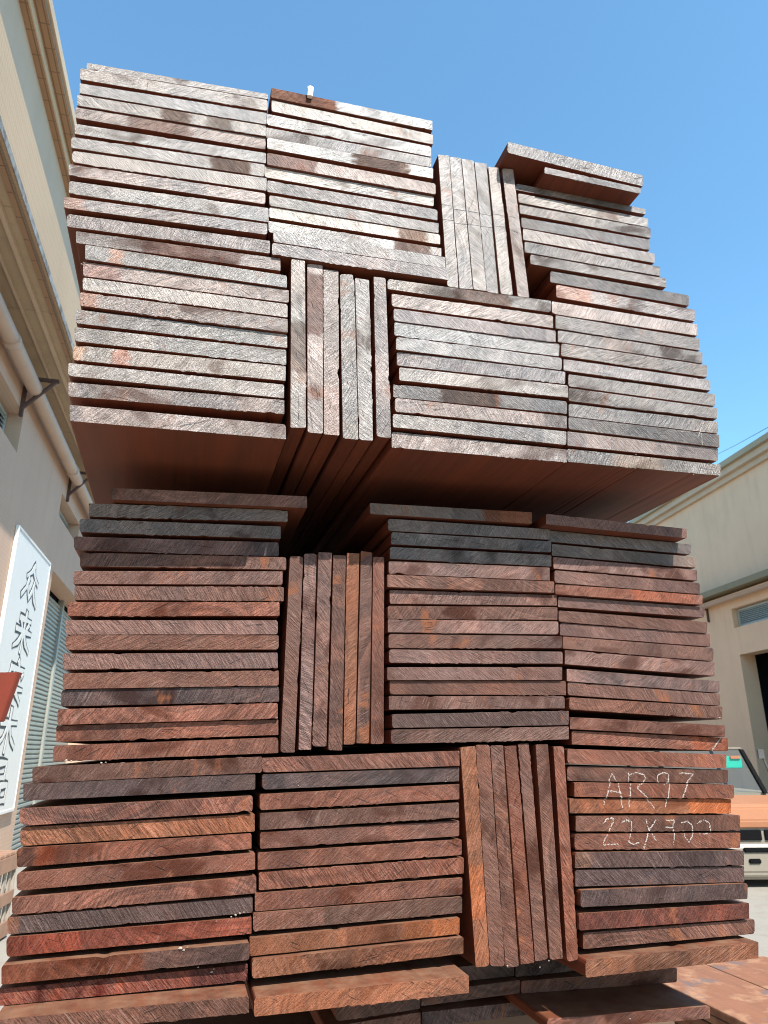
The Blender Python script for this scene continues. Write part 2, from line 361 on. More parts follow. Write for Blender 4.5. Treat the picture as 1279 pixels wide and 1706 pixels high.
    og = k.math('MULTIPLY', k.ramp(k.noise(k.vscale(po, (1.0, 1.0, .5)), 17, 4, .65), .62, .68), k.math('MULTIPLY_ADD', wea, -.28, .62))
    c = k.mix(og, c, sv(k.n('ShaderNodeCombineXYZ', {0: .26, 1: .095, 2: .045}).outputs[0], k.math('MULTIPLY_ADD', grain, .8, .6)))
    sc = k.math('MULTIPLY', k.ramp(streak2, .60, .70), k.math('MULTIPLY_ADD', wea, .25, .20))
    sc = k.math('MULTIPLY', sc, k.ramp(blot, .4, .6, .3, 1))
    c = k.mix(sc, c, k.mix(wea, (.30, .19, .145), (.46, .40, .37)))
    c = k.mix(k.ramp(crack, .68, .715, 0, .75), c, (.02, .014, .013))
    c = k.mix(k.ramp(pores, .63, .72, 0, .6), c, (.022, .015, .014))
    hgt = k.math('MULTIPLY_ADD', grain, .75, k.math('MULTIPLY', streak, 1.7))
    hgt = k.math('MULTIPLY_ADD', pores, -.7, hgt)
    hgt = k.math('MULTIPLY_ADD', streak2, 1.2, hgt)
    hgt = k.math('MULTIPLY_ADD', k.noise(po, 30, 2), .9, hgt)
    hgt = k.math('MULTIPLY_ADD', k.ramp(crack, .68, .715), -1.0, hgt)
    nb = k.bump(hgt, .7, .0012)
    rg = k.math('MULTIPLY_ADD', k.ramp(blot2, .3, .7), .16, k.math('MULTIPLY_ADD', wea, -.20, .48))
    return k.fin(c, rg, nb, Specular_IOR_Level=k.math('MULTIPLY', k.math('MULTIPLY_ADD', wea, .95, .03), k.math('MULTIPLY', k.math('MULTIPLY_ADD', dk, -.95, 1.0), k.math('MULTIPLY', k.math('MULTIPLY_ADD', og, -1.1, 1.0), k.ramp(streak, .36, .6, .5, 1.15)))))

def wood_side():
    k = NT('wood_long_grain')
    p = k.n('ShaderNodeTexCoord').outputs['Object']
    oi = k.n('ShaderNodeObjectInfo'); rnd = oi.outputs['Random']
    off = k.n('ShaderNodeCombineXYZ', {0: k.math('MULTIPLY', rnd, 31.0), 1: k.math('MULTIPLY', rnd, 17.0), 2: k.math('MULTIPLY', rnd, 53.0)}).outputs[0]
    po = k.vmath('ADD', p, off)
    g1 = k.noise(k.vscale(po, (90.0, 3.0, 90.0)), 1.0, 4, .6)
    g2 = k.noise(k.vscale(po, (14.0, 1.6, 14.0)), 1.0, 3, .6, .6)
    g3 = k.noise(po, 700, 2, .6)
    c = k.mix(k.ramp(g2, .3, .7), (.165, .034, .012), (.095, .023, .010))
    c = k.mix(k.ramp(g1, .4, .75, 0, .6), c, (.028, .010, .007))
    c = k.mix(k.ramp(k.math('FRACT', k.math('MULTIPLY', rnd, 57.3)), 0, 1, 0, .45), c, (.150, .042, .016))
    # upward faces turn dusty tan, grazing sunlight painted in
    up = k.n('ShaderNodeSeparateXYZ', {0: k.n('ShaderNodeNewGeometry').outputs['Normal']}).outputs[2]
    sun_dust = k.math('MULTIPLY', k.ramp(up, .8, .97), k.ramp(k.noise(po, 26, 4, .65), .35, .65, .1, .6))
    c = k.mix(sun_dust, c, (.27, .165, .10))
    h = k.math('ADD', g1, k.math('MULTIPLY', g3, .5))
    return k.fin(c, .6, k.bump(h, .5, .0008))

def plaster(name, col, tile=None, dirt=.35, grid=False):
    k = NT(name)
    p = k.n('ShaderNodeTexCoord').outputs['Object']
    n1 = k.noise(p, .9, 4, .6); n2 = k.noise(k.vscale(p, (3.0, 3.0, .5)), 1.0, 4, .65); n3 = k.noise(p, 60, 2)
    c = k.n('ShaderNodeVectorMath', {0: col, 'Scale': k.math('MULTIPLY_ADD', n1, .3, .85)}, operation='SCALE').outputs[0]
    c = k.mix(k.ramp(n2, .5, .8, 0, dirt), c, tuple(x * .6 for x in col))
    c = k.n('ShaderNodeVectorMath', {0: c, 'Scale': k.math('MULTIPLY_ADD', n3, .12, .94)}, operation='SCALE').outputs[0]
    nb = None
    if tile:
        # mosaic tile joints (object x = along the wall, z = up, y = depth)
        s = k.n('ShaderNodeSeparateXYZ', {0: p})
        q = k.n('ShaderNodeCombineXYZ', {0: s.outputs[0], 1: k.math('ADD', s.outputs[2], s.outputs[1]), 2: 0.0}).outputs[0]
        br = k.n('ShaderNodeTexBrick', {'Vector': q, 'Scale': 1.0, 'Mortar Size': tile[2], 'Brick Width': tile[0], 'Row Height': tile[1], 'Mortar Smooth': .3}, offset=0.0)
        f = br.outputs['Fac']
        c = k.mix(k.math('MULTIPLY', f, tile[3]), c, tuple(x * .45 for x in col))
        nb = k.bump(k.math('SUBTRACT', 1.0, f), .4, .003)
    return k.fin(c, .75, nb)

def paint(name, col, rough=.5, metal=0.0, var=.25, sc=8, spec=.5):
    k = NT(name)
    p = k.n('ShaderNodeTexCoord').outputs['Object']
    n = k.noise(p, sc, 4, .6); m = k.noise(p, sc * 9, 3, .6)
    c = k.n('ShaderNodeVectorMath', {0: col, 'Scale': k.math('MULTIPLY_ADD', n, var * 2, 1 - var)}, operation='SCALE').outputs[0]
    c = k.mix(k.ramp(m, .62, .75, 0, .3), c, tuple(x * .5 for x in col))
    return k.fin(c, k.math('MULTIPLY_ADD', m, .25, rough - .12), None, Metallic=metal, Specular_IOR_Level=spec)

def concrete():
    k = NT('yard_concrete')
    p = k.n('ShaderNodeTexCoord').outputs['Object']
    n1 = k.noise(p, .5, 5, .6); n2 = k.noise(p, 6, 5, .65); n3 = k.noise(p, 80, 2)
    c = k.mix(n1, (.24, .215, .18), (.34, .31, .265))
    c = k.mix(k.ramp(n2, .5, .75, 0, .45), c, (.17, .145, .115))
    c = k.n('ShaderNodeVectorMath', {0: c, 'Scale': k.math('MULTIPLY_ADD', n3, .4, .8)}, operation='SCALE').outputs[0]
    return k.fin(c, .85, k.bump(n3, .4, .004))

def glass():
    k = NT('window_glass')
    tr = k.n('ShaderNodeBsdfTransparent', {'Color': (.93, .96, .95, 1)})
    gl = k.n('ShaderNodeBsdfGlossy', {'Color': (.9, .93, .95, 1), 'Roughness': .04})
    mx = k.n('ShaderNodeMixShader', {0: .03, 1: tr.outputs[0], 2: gl.outputs[0]})
    k.t.links.new(mx.outputs[0], k.t.nodes['Material Output'].inputs['Surface'])
    return k.m

M_END, M_SIDE = wood_end(), wood_side()

# ------------------------------------------------------------------ planks
YAW = {'U': R(16.07), 'L': R(15.14), 'K': R(15.14)}
DIST = {'U': .955, 'L': 1.088, 'K': 1.088}
LOOK = {  # albedo r,g,b, weathering, wording
 'grey': (.190, .165, .150, 1.0, 'weathered grey'), 'pale': (.34, .31, .285, 1.0, 'weathered glare-pale'), 'pink': (.200, .153, .137, .95, 'pinkish grey'),  # pale tone is raised to put the sun's glare into the colour
 'taupe': (.104, .084, .074, .85, 'grey brown'), 'shade_grey': (.118, .092, .083, .5, 'shade-greyed brown'), 'russet': (.142, .056, .037, .3, 'reddish brown'),  # second tone: ordinary boards greyed to carry the overhang's shade
 'mauve': (.128, .068, .056, .35, 'muted reddish brown'), 'orange': (.175, .071, .039, .2, 'orange brown'), 'brown': (.110, .052, .038, .3, 'dull brown'),
 'dark': (.066, .038, .034, .35, 'dark purplish brown'), 'maroon': (.138, .041, .027, .25, 'deep red brown')}
CODES = {
 'UA': 'grey grey grey grey pink grey grey grey pink grey pink pink', 'UB': 'pink grey pink grey pink grey grey grey grey pink pink',
 'UC': 'pale pale pale grey pale pink pale pink grey pale pale grey pink', 'UE': 'taupe taupe taupe grey taupe taupe grey taupe taupe taupe pink',
 'UF': 'pink taupe taupe taupe pink taupe taupe taupe taupe pink taupe', 'UG': 'grey pink pink grey grey pink grey taupe pink grey pink',
 'UD': 'grey grey grey grey grey pink', 'UH': 'grey pink pink grey grey pink',
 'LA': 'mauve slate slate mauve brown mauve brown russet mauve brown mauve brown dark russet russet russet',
 'LB': 'brown dark russet orange russet russet russet dark maroon brown maroon brown',
 'LC': 'russet dark russet brown russet russet russet russet brown orange orange orange',
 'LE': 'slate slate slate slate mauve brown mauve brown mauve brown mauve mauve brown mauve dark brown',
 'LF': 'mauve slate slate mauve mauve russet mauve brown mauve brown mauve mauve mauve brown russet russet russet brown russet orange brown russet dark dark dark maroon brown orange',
 'LD': 'brown mauve mauve brown orange brown russet', 'LG': 'orange brown brown russet brown brown russet',
 'KA': 'brown brown russet russet', 'KB': 'dark dark', 'KC': 'brown dark'}
CODES = {b: t.split() for b, t in CODES.items()}
WHERE = {
 'UA': "upper stack's top block on the drainpipe side", 'UB': "upper stack's low block on the drainpipe side",
 'UC': "upper stack's top block carrying the white peg", 'UE': "upper stack's top block on the open sky side",
 'UF': "upper stack's low block on the open sky side", 'UG': "upper stack's low block between uprights and outer column",
 'LA': "lower stack's high block on the banner side", 'LB': "lower stack's bottom block on the banner side",
 'LC': "lower stack's bottom block between two narrow gaps", 'LE': "lower stack's high block beside seven uprights",
 'LF': "lower stack's chalk marked outer column"}
UPWHERE = {'UD': "the six uprights topping the upper stack", 'UH': "the six uprights low in upper stack",
           'LD': "the seven uprights high in lower stack", 'LG': "the seven uprights by the chalk marked column"}
ORD = ('first second third fourth fifth sixth seventh eighth ninth tenth eleventh twelfth thirteenth fourteenth fifteenth sixteenth '
       'seventeenth eighteenth nineteenth twentieth twenty-first twenty-second twenty-third twenty-fourth twenty-fifth twenty-sixth twenty-seventh').split()
GROUP = {'U': 'planks of the upper stack', 'L': 'planks of the lower stack', 'K': 'planks of the pile underneath'}
SPECIAL = {
 ('UC', 0): 'top plank of upper stack with an orange brown patch under the white peg',
 ('UE', 0): 'jutting top plank of the upper stack against the sky, dull brown underneath',
 ('LA', 0): 'shaded plank shifted sideways on top of the lower stack, banner side',
 ('LE', 0): 'shade-greyed plank with an orange end lying in the gap between both stacks',
 ('LF', 0): 'shaded plank jutting out on the lower stack, its lit tip near the gutter',
 ('LC', 11): 'orange brown plank sticking out at the bottom with a dusty sun-toned top edge',
 ('LF', 27): 'orange plank under the dark gap at the bottom of the chalk marked column',
 ('UC', 12): 'long pale plank overhanging the uprights, lowest in the block with the white peg',
 ('LB', 7): 'blackish brown plank, eighth from top in the lower stack\'s banner side bottom block',
 ('KA', 0): 'dark shaded plank of the bottom pile under the orange jutting plank',
 ('KA', 1): 'dark shaded plank of the bottom pile beneath the chalk side uprights',
 ('KA', 2): 'dull brown plank of the bottom pile with a pale split end',
 ('KA', 3): 'lowest visible plank of the bottom pile, jutting forward with a dark top',
 ('KB', 0): 'thin dark plank end directly under the orange upright board',
 ('KB', 1): 'thin dark plank end wedged below the last upright and the outer column',
 ('KC', 0): 'dark shaded plank at the lower picture edge under the jutting orange plank', ('KC', 1): 'dark shaded plank at the lower picture edge beside the lowest jutting plank'}

def plank_mesh(q, L, rng, vert):
    """q: local (x,z) corners: left-bottom, left-top, right-top, right-bottom (metres)."""
    lb, lt, rt, rb = [Vector((a, 0, b)) for a, b in q]
    th = ((lt - lb).length + (rt - rb).length) / 2
    N = 72
    ph = [rng.uniform(0, 50) for _ in range(4)]
    rc = [min(th * .4, (rng.choice((.001, .002, .0035, .005)) if e in (0, 1) else rng.choice((.0006, .001, .002, .004))) * rng.uniform(.7, 1.2)) for e in range(4)]
    amp_t, amp_b = rng.uniform(.0002, .0007), rng.uniform(.0002, .0007)
    W = (rt - lt).length
    ss = []
    for i in range(N + 1):
        t = i / N
        ss.append(t + .5 / N * math.sin(0))
    # denser at the ends for the rounded corners
    ss = sorted(set([0, .004, .009, .016, .024, .976, .984, .991, .996, 1] + [s for s in ss if .03 < s < .97]))
    def inset(s, r0, r1):
        x = s * W; y = (1 - s) * W; e = 0
        if x < r0: e = r0 - math.sqrt(max(r0*r0 - (r0-x)**2, 0))
        if y < r1: e = max(e, r1 - math.sqrt(max(r1*r1 - (r1-y)**2, 0)))
        return e
    burr_t = rng.random() < .25; burr_b = rng.random() < .5
    b0 = rng.uniform(0, .7); b1 = b0 + rng.uniform(.15, .6)
    tops, bots, bt, bb = [], [], [], []
    chip = [(rng.random(), rng.uniform(.002, .008), rng.uniform(.0006, .0022), rng.random() < .5) for _ in range(rng.choice((0, 0, 1, 3)))]
    for s in ss:
        jt = abs(mnoise.noise((s * 9, ph[0], 0))) * amp_t + inset(s, rc[1], rc[2])
        jb = abs(mnoise.noise((s * 9, ph[1], 0))) * amp_b + inset(s, rc[0], rc[3])
        for cs, cw, cd, ct in chip:
            e = max(0, 1 - abs(s - cs) * W / cw) ** .5 * cd
            if ct: jt += e
            else: jb += e
        top = lt.lerp(rt, s); bot = lb.lerp(rb, s)
        ax = (top - bot).normalized()
        tops.append(top - ax * jt); bots.append(bot + ax * jb)
        on = b0 < s < b1
        bt.append(ax * (rng.uniform(0, .0011) if burr_t and on and rng.random() < .6 else 0))
        bb.append(-ax * (rng.uniform(0, .0015) if burr_b and on and rng.random() < .6 else 0))
    n = len(ss); rows = 5
    slope = rng.uniform(-.0025, .0025); slz = rng.uniform(-.0006, .0006)
    V, F, MI = [], [], []
    # front face grid, slightly uneven sawn surface
    for r in range(rows):
        v = r / (rows - 1)
        for i, s in enumerate(ss):
            P = bots[i].lerp(tops[i], v * .975 + .0125)
            y = slope * (s - .5) + slz * (v - .5) + mnoise.noise((s * 14, v * 2, ph[2])) * .00018
            V.append(Vector((P.x, y, P.z)))
    for r in range(rows - 1):
        for i in range(n - 1):
            a = r * n + i
            F.append((a, a + 1, a + n + 1, a + n)); MI.append(0)
    # outline loop order: bottom left->right, then top right->left
    loop0 = [i for i in range(n)] + [r * n + n - 1 for r in range(1, rows - 1)] + [(rows - 1) * n + i for i in range(n - 1, -1, -1)] + [r * n for r in range(rows - 2, 0, -1)]
    def outer(burr, y):
        o = []
        side = [.25, .5, .75]
        for i in range(n): o.append((bots[i] + (bb[i] if burr else Vector()), i))
        for t in side: o.append((bots[-1].lerp(tops[-1], t) + Vector((rng.uniform(-.0006, .0002), 0, 0)), n - 1))
        for i in range(n - 1, -1, -1): o.append((tops[i] + (bt[i] if burr else Vector()), i))
        for t in side[::-1]: o.append((bots[0].lerp(tops[0], t) + Vector((rng.uniform(-.0002, .0006), 0, 0)), 0))
        return [Vector((p.x, y + slope * (ss[i] - .5), p.z)) for p, i in o]
    prev = loop0
    bow = rng.uniform(-.002, .002)
    for burr, y, mi in ((True, .0004, 0), (False, .006, 1), (False, .3, 1), (False, L, 1)):
        ring = outer(burr, y)
        st = len(V); V += ring
        cur = list(range(st, st + len(ring)))
        m = len(cur)
        for i in range(m):
            F.append((prev[i], prev[(i+1) % m], cur[(i+1) % m], cur[i])[::-1]); MI.append(mi)
        prev = cur
    F.append(tuple(prev[::-1])); MI.append(0)
    return V, F, MI, (W, slope, slz / th)

# stains, fresh wood and one painted cast shadow on single boards: part of the width (0 left .. 1 right) and its tint
SURF = {}
STAIN_SHADE = {
 ('UC', 0): [(0, .40, (.62, .28, .17))], ('LE', 0): [(.68, 1, (1.3, .62, .35))], ('LB', 4): [(0, .07, (.5, .6, .7)), (.07, .17, (1.35, .95, .7))],
 ('LF', 15): [(.74, 1, (1.4, 1.05, .7))], ('LB', 9): [(0, .56, (1.3, .85, .6)), (.56, 1, (.75, .85, .95))],
 ('LB', 10): [(.13, .18, (.4, .35, .4)), (.2, .25, (1.4, 1.1, .8)), (.28, .33, (.45, .4, .45)), (.36, .42, (.5, .4, .45)), (.44, .48, (1.5, 1.2, .8)), (.74, 1, (.6, .7, .9))],
 ('UB', 1): [(.1, .19, (1.45, .85, .6))], ('UB', 2): [(0, .18, (1.2, .9, .85))], ('UB', 4): [(0, .08, (1.4, .9, .65))],
 ('UB', 7): [(0, .06, (1.45, 1, .7)), (.17, .26, (1.4, .8, .65))], ('UA', 10): [(0, .1, (1.35, .95, .75))], ('UA', 3): [(.42, .6, (.5, .40, .36)), (.66, .82, (.62, .55, .5))],
 ('UA', 6): [(.7, .93, (.5, .40, .36))], ('UA', 4): [(.25, .6, (.7, .58, .55))], ('UC', 4): [(.5, .85, (.42, .30, .26))], ('UC', 5): [(0, .3, (.62, .5, .5))],
 ('UC', 9): [(.72, .92, (.5, .42, .4))], ('UC', 10): [(.7, .95, (.48, .38, .36))], ('UG', 0): [(.38, .75, (.65, .5, .46))], ('UG', 7): [(.25, .6, (.6, .48, .43))],
 ('LF', 19): [(.72, 1, (1.5, 1.1, .7))], ('LF', 22): [(0, .1, (1.5, 1.25, .9))], ('LF', 5): [(.5, .95, (1.35, 1, .7))], ('UE', 10): [(0, .25, (1.4, .9, .65))],
 ('UB', 0): [(.3, .8, (.72, .58, .55))], ('UF', 2): [(.3, .5, (1.3, 1, .85))], ('UF', 10): [(.3, .62, (1.3, 1.05, .8))], ('LA', 3): [(.86, 1, (.6, .75, .9))],  # the LA band is the upper stack's shadow, put into the tint
 ('LB', 8): [(0, .3, (1.25, .95, .8))], ('LC', 8): [(.3, 1, (.75, .85, .9))], ('LC', 9): [(.7, 1, (1.3, 1.1, .8))], ('LF', 27): [(.25, .6, (.7, .75, .8))],
 ('UH', 0): [(.3, .62, (.62, .55, .52))], ('UH', 1): [(.55, .95, (.6, .5, .48))], ('UH', 2): [(0, .3, (1.1, .95, .9))], ('LG', 0): [(.2, .45, (1.3, 1.05, .8))]}
PLANKS = {}
def stain_shade_mesh(o, wid, bands, seed):
    at = o.data.attributes.new('stain_shade', 'FLOAT_COLOR', 'POINT')
    buf = []
    for v in o.data.vertices:
        c = [1.0, 1.0, 1.0]
        s = v.co.x / wid[0] + .5 + mnoise.noise((v.co.x * 60, v.co.z * 260, seed * 3.7)) * .03
        for a, b, t in bands:
            f = max(0, min(1, (s - a) / .02 if a > 0 else 1)) * max(0, min(1, (b - s) / .02 if b < 1 else 1))
            if v.co.y > .02: f = 0
            c = [x * (1 - f) + x * y * f for x, y in zip(c, t)]
        buf += c + [1.0]
    at.data.foreach_set('color', buf)

def build_planks():
    for B, rowsq in P.items():
        S = B[0]
        yaw = YAW[S]
        w = Vector((math.cos(yaw), math.sin(yaw), 0)); d = Vector((-math.sin(yaw), math.cos(yaw), 0)); Z = Vector((0, 0, 1))
        upright = B in ('UD', 'UH', 'LD', 'LG')
        for i, row in enumerate(rowsq):
            rng = random.Random(sum(ord(c) * 131 for c in B) * 97 + i * 7919)
            q = [Vector((row[2*k] / 1000, row[2*k+1] / 1000)) for k in range(4)]     # TL TR BR BL in wall-plane u,z
            D = DIST[S] + row[8] / 1000
            cen = (q[0] + q[1] + q[2] + q[3]) / 4
            if upright:
                ax = ((q[0] + q[1]) - (q[3] + q[2])).normalized()                 # up
                lx = ax; lz = Vector((-ax.y, ax.x))
                # local left-bottom, left-top, right-top, right-bottom with x = up, z = toward -u
                cs = [q[2], q[3], q[0], q[1]]
            else:
                ax = ((q[1] + q[2]) - (q[0] + q[3])).normalized()
                lx = ax; lz = Vector((-ax.y, ax.x))
                cs = [q[3], q[0], q[1], q[2]]
            loc = [((c - cen).dot(lx), (c - cen).dot(lz)) for c in cs]
            L = 1.95 + rng.uniform(-.06, .06)
            V, F, MI, wid = plank_mesh(loc, L, rng, upright)
            o = mesh_obj('plank', V, F, [M_END, M_SIDE], None, MI)
            stain_shade_mesh(o, wid, STAIN_SHADE.get((B, i), ()), i)
            SURF[(B, i)] = wid
            X = w * lx.x + Z * lx.y; ZZ = w * lz.x + Z * lz.y
            pos = w * cen.x + d * D + Z * (cen.y + EYE)
            o.matrix_world = Matrix(((X.x, d.x, ZZ.x, pos.x), (X.y, d.y, ZZ.y, pos.y), (X.z, d.z, ZZ.z, pos.z), (0, 0, 0, 1)))
            c = LOOK[CODES[B][i]]
            j = rng.uniform(.88, 1.12); h = rng.uniform(-.06, .06)
            o.color = (c[0] * j * (1 + h), c[1] * j, c[2] * j * (1 - h), c[3])
            if (B, i) in SPECIAL: lab = SPECIAL[(B, i)]
            elif upright:
                lab = f"{c[4]} board on edge, {ORD[i]} of {UPWHERE[B]}"
            else:
                nn = len(rowsq)
                pos_ = f"{ORD[i]} from top" if i < nn - 1 else "bottom one"
                if i == 0: pos_ = 'topmost'
                lab = f"{c[4]} plank, {pos_} in {WHERE[B]}"
            tag(o, lab, 'plank', GROUP[S])
            PLANKS[(B, i)] = (o, q, cen, lx, lz)
build_planks()

# ------------------------------------------------------------------ chalk marks on the plank ends
M_CHALK = paint('white_chalk', (.42, .36, .33), .9, 0, .12, 300)
M_SCRAPE = paint('pale_scrape', (.46, .41, .36), .9, 0, .2, 300)
def inside(q, p):
    s = None
    for k in range(4):
        a, b = q[k], q[(k+1) % 4]
        cr = (b.x - a.x) * (p.y - a.y) - (b.y - a.y) * (p.x - a.x)
        if s is None: s = cr > 0
        elif (cr > 0) != s: return False
    return True
STROKE_OF = {'A1': 'A', 'A2': 'A', 'R1': 'R', 'R2': 'R', '91': '9', '92': '9', '21': 'two', '22': 'two', 'x1': 'X', 'x2': 'X', '33': 'three', '34': 'three', '02': 'zero', '03': 'zero', 'e': 'check', 'f': 'check'}
def strokes(dic, blocks, mat, name, wid, drop, seed):
    acc = {}
    rng = random.Random(seed)
    for key, pl in dic.items():
        pts = [Vector((a / 1000, b / 1000)) for a, b in pl]
        dens = []
        for a, b in zip(pts, pts[1:]):
            m = max(1, int((b - a).length / .0009))
            dens += [a.lerp(b, k / m) for k in range(m)]
        dens.append(pts[-1])
        for a, b in zip(dens, dens[1:]):
            t = (b - a).normalized() if (b - a).length > 1e-6 else Vector((1, 0)); nrm = Vector((-t.y, t.x))
            for tr in range(3):
                if rng.random() < drop: continue
                c = (a + b) / 2 + nrm * rng.gauss(0, wid * .35) + t * rng.uniform(-.0004, .0004)
                hw = wid * rng.uniform(.16, .42); hl = rng.uniform(.0004, .0009)
                for kb in blocks:
                    o, q, cen, lx, lz = PLANKS[kb]
                    if inside(q, c):
                        acc.setdefault((kb, STROKE_OF.get(key, key[0] if len(key) > 1 and key[0] == 'p' else key)), []).append((c - cen, t, nrm, hl, hw, lx, lz)); break
    for (kb, _), lst in acc.items():
        o = PLANKS[kb][0]
        mb = MB()
        for c, t, nrm, hl, hw, lx, lz in lst:
            qd = []
            for sl, sw in ((-1, -1), (0, -1.3), (1, -1), (1.3, 0), (1, 1), (0, 1.2), (-1, 1), (-1.2, 0)):
                p = c + t * (hl * sl * rng.uniform(.6, 1.2)) + nrm * (hw * sw * rng.uniform(.6, 1.2)); qd.append((p.dot(lx), p.dot(lz)))
            n = len(qd)
            wd, sl_, sz_ = SURF[kb]
            ys = lambda x, z: sl_ * x / wd + sz_ * z
            dy = rng.uniform(.0003, .0005)
            mb.add([(x, ys(x, z) - dy, z) for x, z in qd] + [(x, .001, z) for x, z in qd],
                   [tuple(range(n))] + [(k, k + n, (k+1) % n + n, (k+1) % n) for k in range(n)])
        ch = mb.build(name, mat, o)
strokes(CHALK, [('LF', i) for i in range(14, 24)], M_CHALK, 'chalk_mark', .0015, .64, 5)
strokes(SCRAPES, [('UF', i) for i in range(11)], M_SCRAPE, 'scrape_mark', .0010, .6, 6)

PENCIL = {"a": [[382.2, 924.1], [504.1, 929.7]], "b": [[382.4, 891.3], [502.5, 903.8]], "c": [[504.1, 929.7], [528.2, 930.0]], "d": [[502.5, 903.8], [533.2, 896.2]], "e": [[-128.0, 1051.2], [-128.2, 1034.1]], "f": [[-129.1, 1052.2], [-129.0, 1032.5]]}
M_PENCIL = paint('pencil_grey', (.07, .06, .055), .7, 0, .1, 300)
strokes(PENCIL, [('UD', i) for i in range(6)] + [('UA', i) for i in range(12)], M_PENCIL, 'pencil_line', .0006, .62, 7)

# torn pale fibres on the lower edges
SPLINTERS = [('L', -150.3, -11.6, 0.003), ('L', -144.2, -12.4, 0.002), ('L', -105.8, -15.0, 0.002), ('L', -99.8, -14.2, 0.0015), ('L', 17.6, -241.4, 0.003), ('L', 22.3, -243.7, 0.0022), ('L', 26.6, -240.6, 0.0015), ('L', 59.6, -273.4, 0.0025), ('L', 62.4, -270.2, 0.0018), ('L', 42.3, -266.8, 0.0015), ('L', 80.8, -210.9, 0.0018), ('L', 86.3, -209.1, 0.0022), ('L', 91.7, -207.2, 0.002), ('L', 97.2, -206.1, 0.0016), ('L', 61.5, -214.8, 0.0014), ('L', 897.1, 52.0, 0.0022), ('L', 476.2, -294.2, 0.0022), ('L', 542.9, -292.7, 0.0018), ('L', 240.2, -334.7, 0.0025), ('L', 165.4, -47.8, 0.0012), ('L', 654.9, -368.3, 0.0012), ('L', 194.0, -334.3, 0.003), ('L', 825.4, -106.2, 0.0014), ('L', 390.0, -45.1, 0.0016), ('L', 393.0, -41.7, 0.0012), ('L', 527.8, -300.0, 0.0016), ('U', 753.8, 472.3, 0.002), ('U', 725.0, 479.0, 0.0022), ('U', 837.4, 454.6, 0.0018), ('U', -172.5, 608.3, 0.0016), ('U', -184.2, 676.1, 0.002), ('U', -182.1, 679.6, 0.0014)]
M_FIBRE = paint('torn_fibre', (.38, .32, .27), .9, 0, .2, 300)
srng = random.Random(21)
for st, u, z, size in SPLINTERS:
    pt = Vector((u / 1000, z / 1000)); best = None
    for kb, (o, q, cen, lx, lz) in PLANKS.items():
        if kb[0][0] != st: continue
        for k in range(4):
            a, b = q[k], q[(k + 1) % 4]
            t = max(0, min(1, (pt - a).dot(b - a) / (b - a).length_squared))
            dd = (pt - a.lerp(b, t)).length
            if best is None or dd < best[0]: best = (dd, kb)
    o, q, cen, lx, lz = PLANKS[best[1]]
    c = Vector(((pt - cen).dot(lx), -.0012, (pt - cen).dot(lz)))
    n = 7; ring = []
    for k in range(n):
        a_ = k * 2 * math.pi / n
        ring.append(c + Vector((math.cos(a_) * size * .75 * srng.uniform(.5, 1.5), srng.uniform(-.0006, .0006), math.sin(a_) * size * .55 * srng.uniform(.5, 1.3))))
    mb = MB(); mb.add(ring + [c + Vector((0, -size * .6, size * .1)), c + Vector((0, .002, 0))],
                      [(k, (k + 1) % n, n) for k in range(n)] + [((k + 1) % n, k, n + 1) for k in range(n)])
    mb.build('splinter', M_FIBRE, o)

# white peg on the top plank
def at_px(x, y, fwd=None, z=None, plane=None):
    X, Y = x - 639.5, 853 - y
    c, s = math.cos(ROLL), math.sin(ROLL)
    X, Y = c * X - s * Y, s * X + c * Y
    v = Vector((X, math.cos(PITCH) * CAM_F - math.sin(PITCH) * Y, math.sin(PITCH) * CAM_F + math.cos(PITCH) * Y))
    return v
pk = PLANKS[('UC', 0)]
pm = MB()
pm.prism([(-.0045, -.001), (.0035, -.001), (.0050, .013), (.0058, .019), (.0005, .021), (-.0042, .018), (-.0036, .012)], 'y', .003, .010)
peg = pm.build('wooden_peg', paint('bleached_wood', (.68, .62, .52), .8, 0, .15, 200), None, bevel=.0008)
peg.matrix_world = pk[0].matrix_world @ Matrix.Translation((-.0815, -.0112, .0035)) @ Matrix.Diagonal((1.15, 1, 1.1, 1))
tag(peg, 'small white wooden peg standing on the top plank against the sky', 'peg')

# ------------------------------------------------------------------ supports, neighbour pile
yaw = YAW['L']
W_ = Vector((math.cos(yaw), math.sin(yaw), 0)); D_ = Vector((-math.sin(yaw), math.cos(yaw), 0))
def stackpt(u, dep, h): return W_ * u + D_ * dep + Vector((0, 0, h))
M_TIMBER = paint('bearer_timber', (.12, .07, .045), .8, 0, .3, 12)
for k, dep in enumerate((1.45, 2.55)):
    mb = MB(); mb.box(-.25, .95, -.06, .06, 0, 1.0)
    o = mb.build('timber_support', M_TIMBER, None, bevel=.006)
    o.location = stackpt(0, dep, 0.06); o.rotation_euler = (0, 0, yaw)
    tag(o, ('front' if k == 0 else 'rear') + ' dark timber support carrying the bottom pile', 'timber support', 'supports under the bottom pile')
for k, (dep, u0, u1) in enumerate(((1.85, -.16, .96), (2.6, -.16, .96))):
    mb = MB(); mb.box(u0, u1, -.04, .04, 0, .016)
    o = mb.build('bearer', M_TIMBER, None)
    o.location = stackpt(0, dep, EYE + .399); o.rotation_euler = (0, R(-.5), yaw)
    tag(o, ('front' if k == 0 else 'rear') + ' dark bearer strip in the gap between upper and lower stack', 'bearer', 'bearers between the stacks')

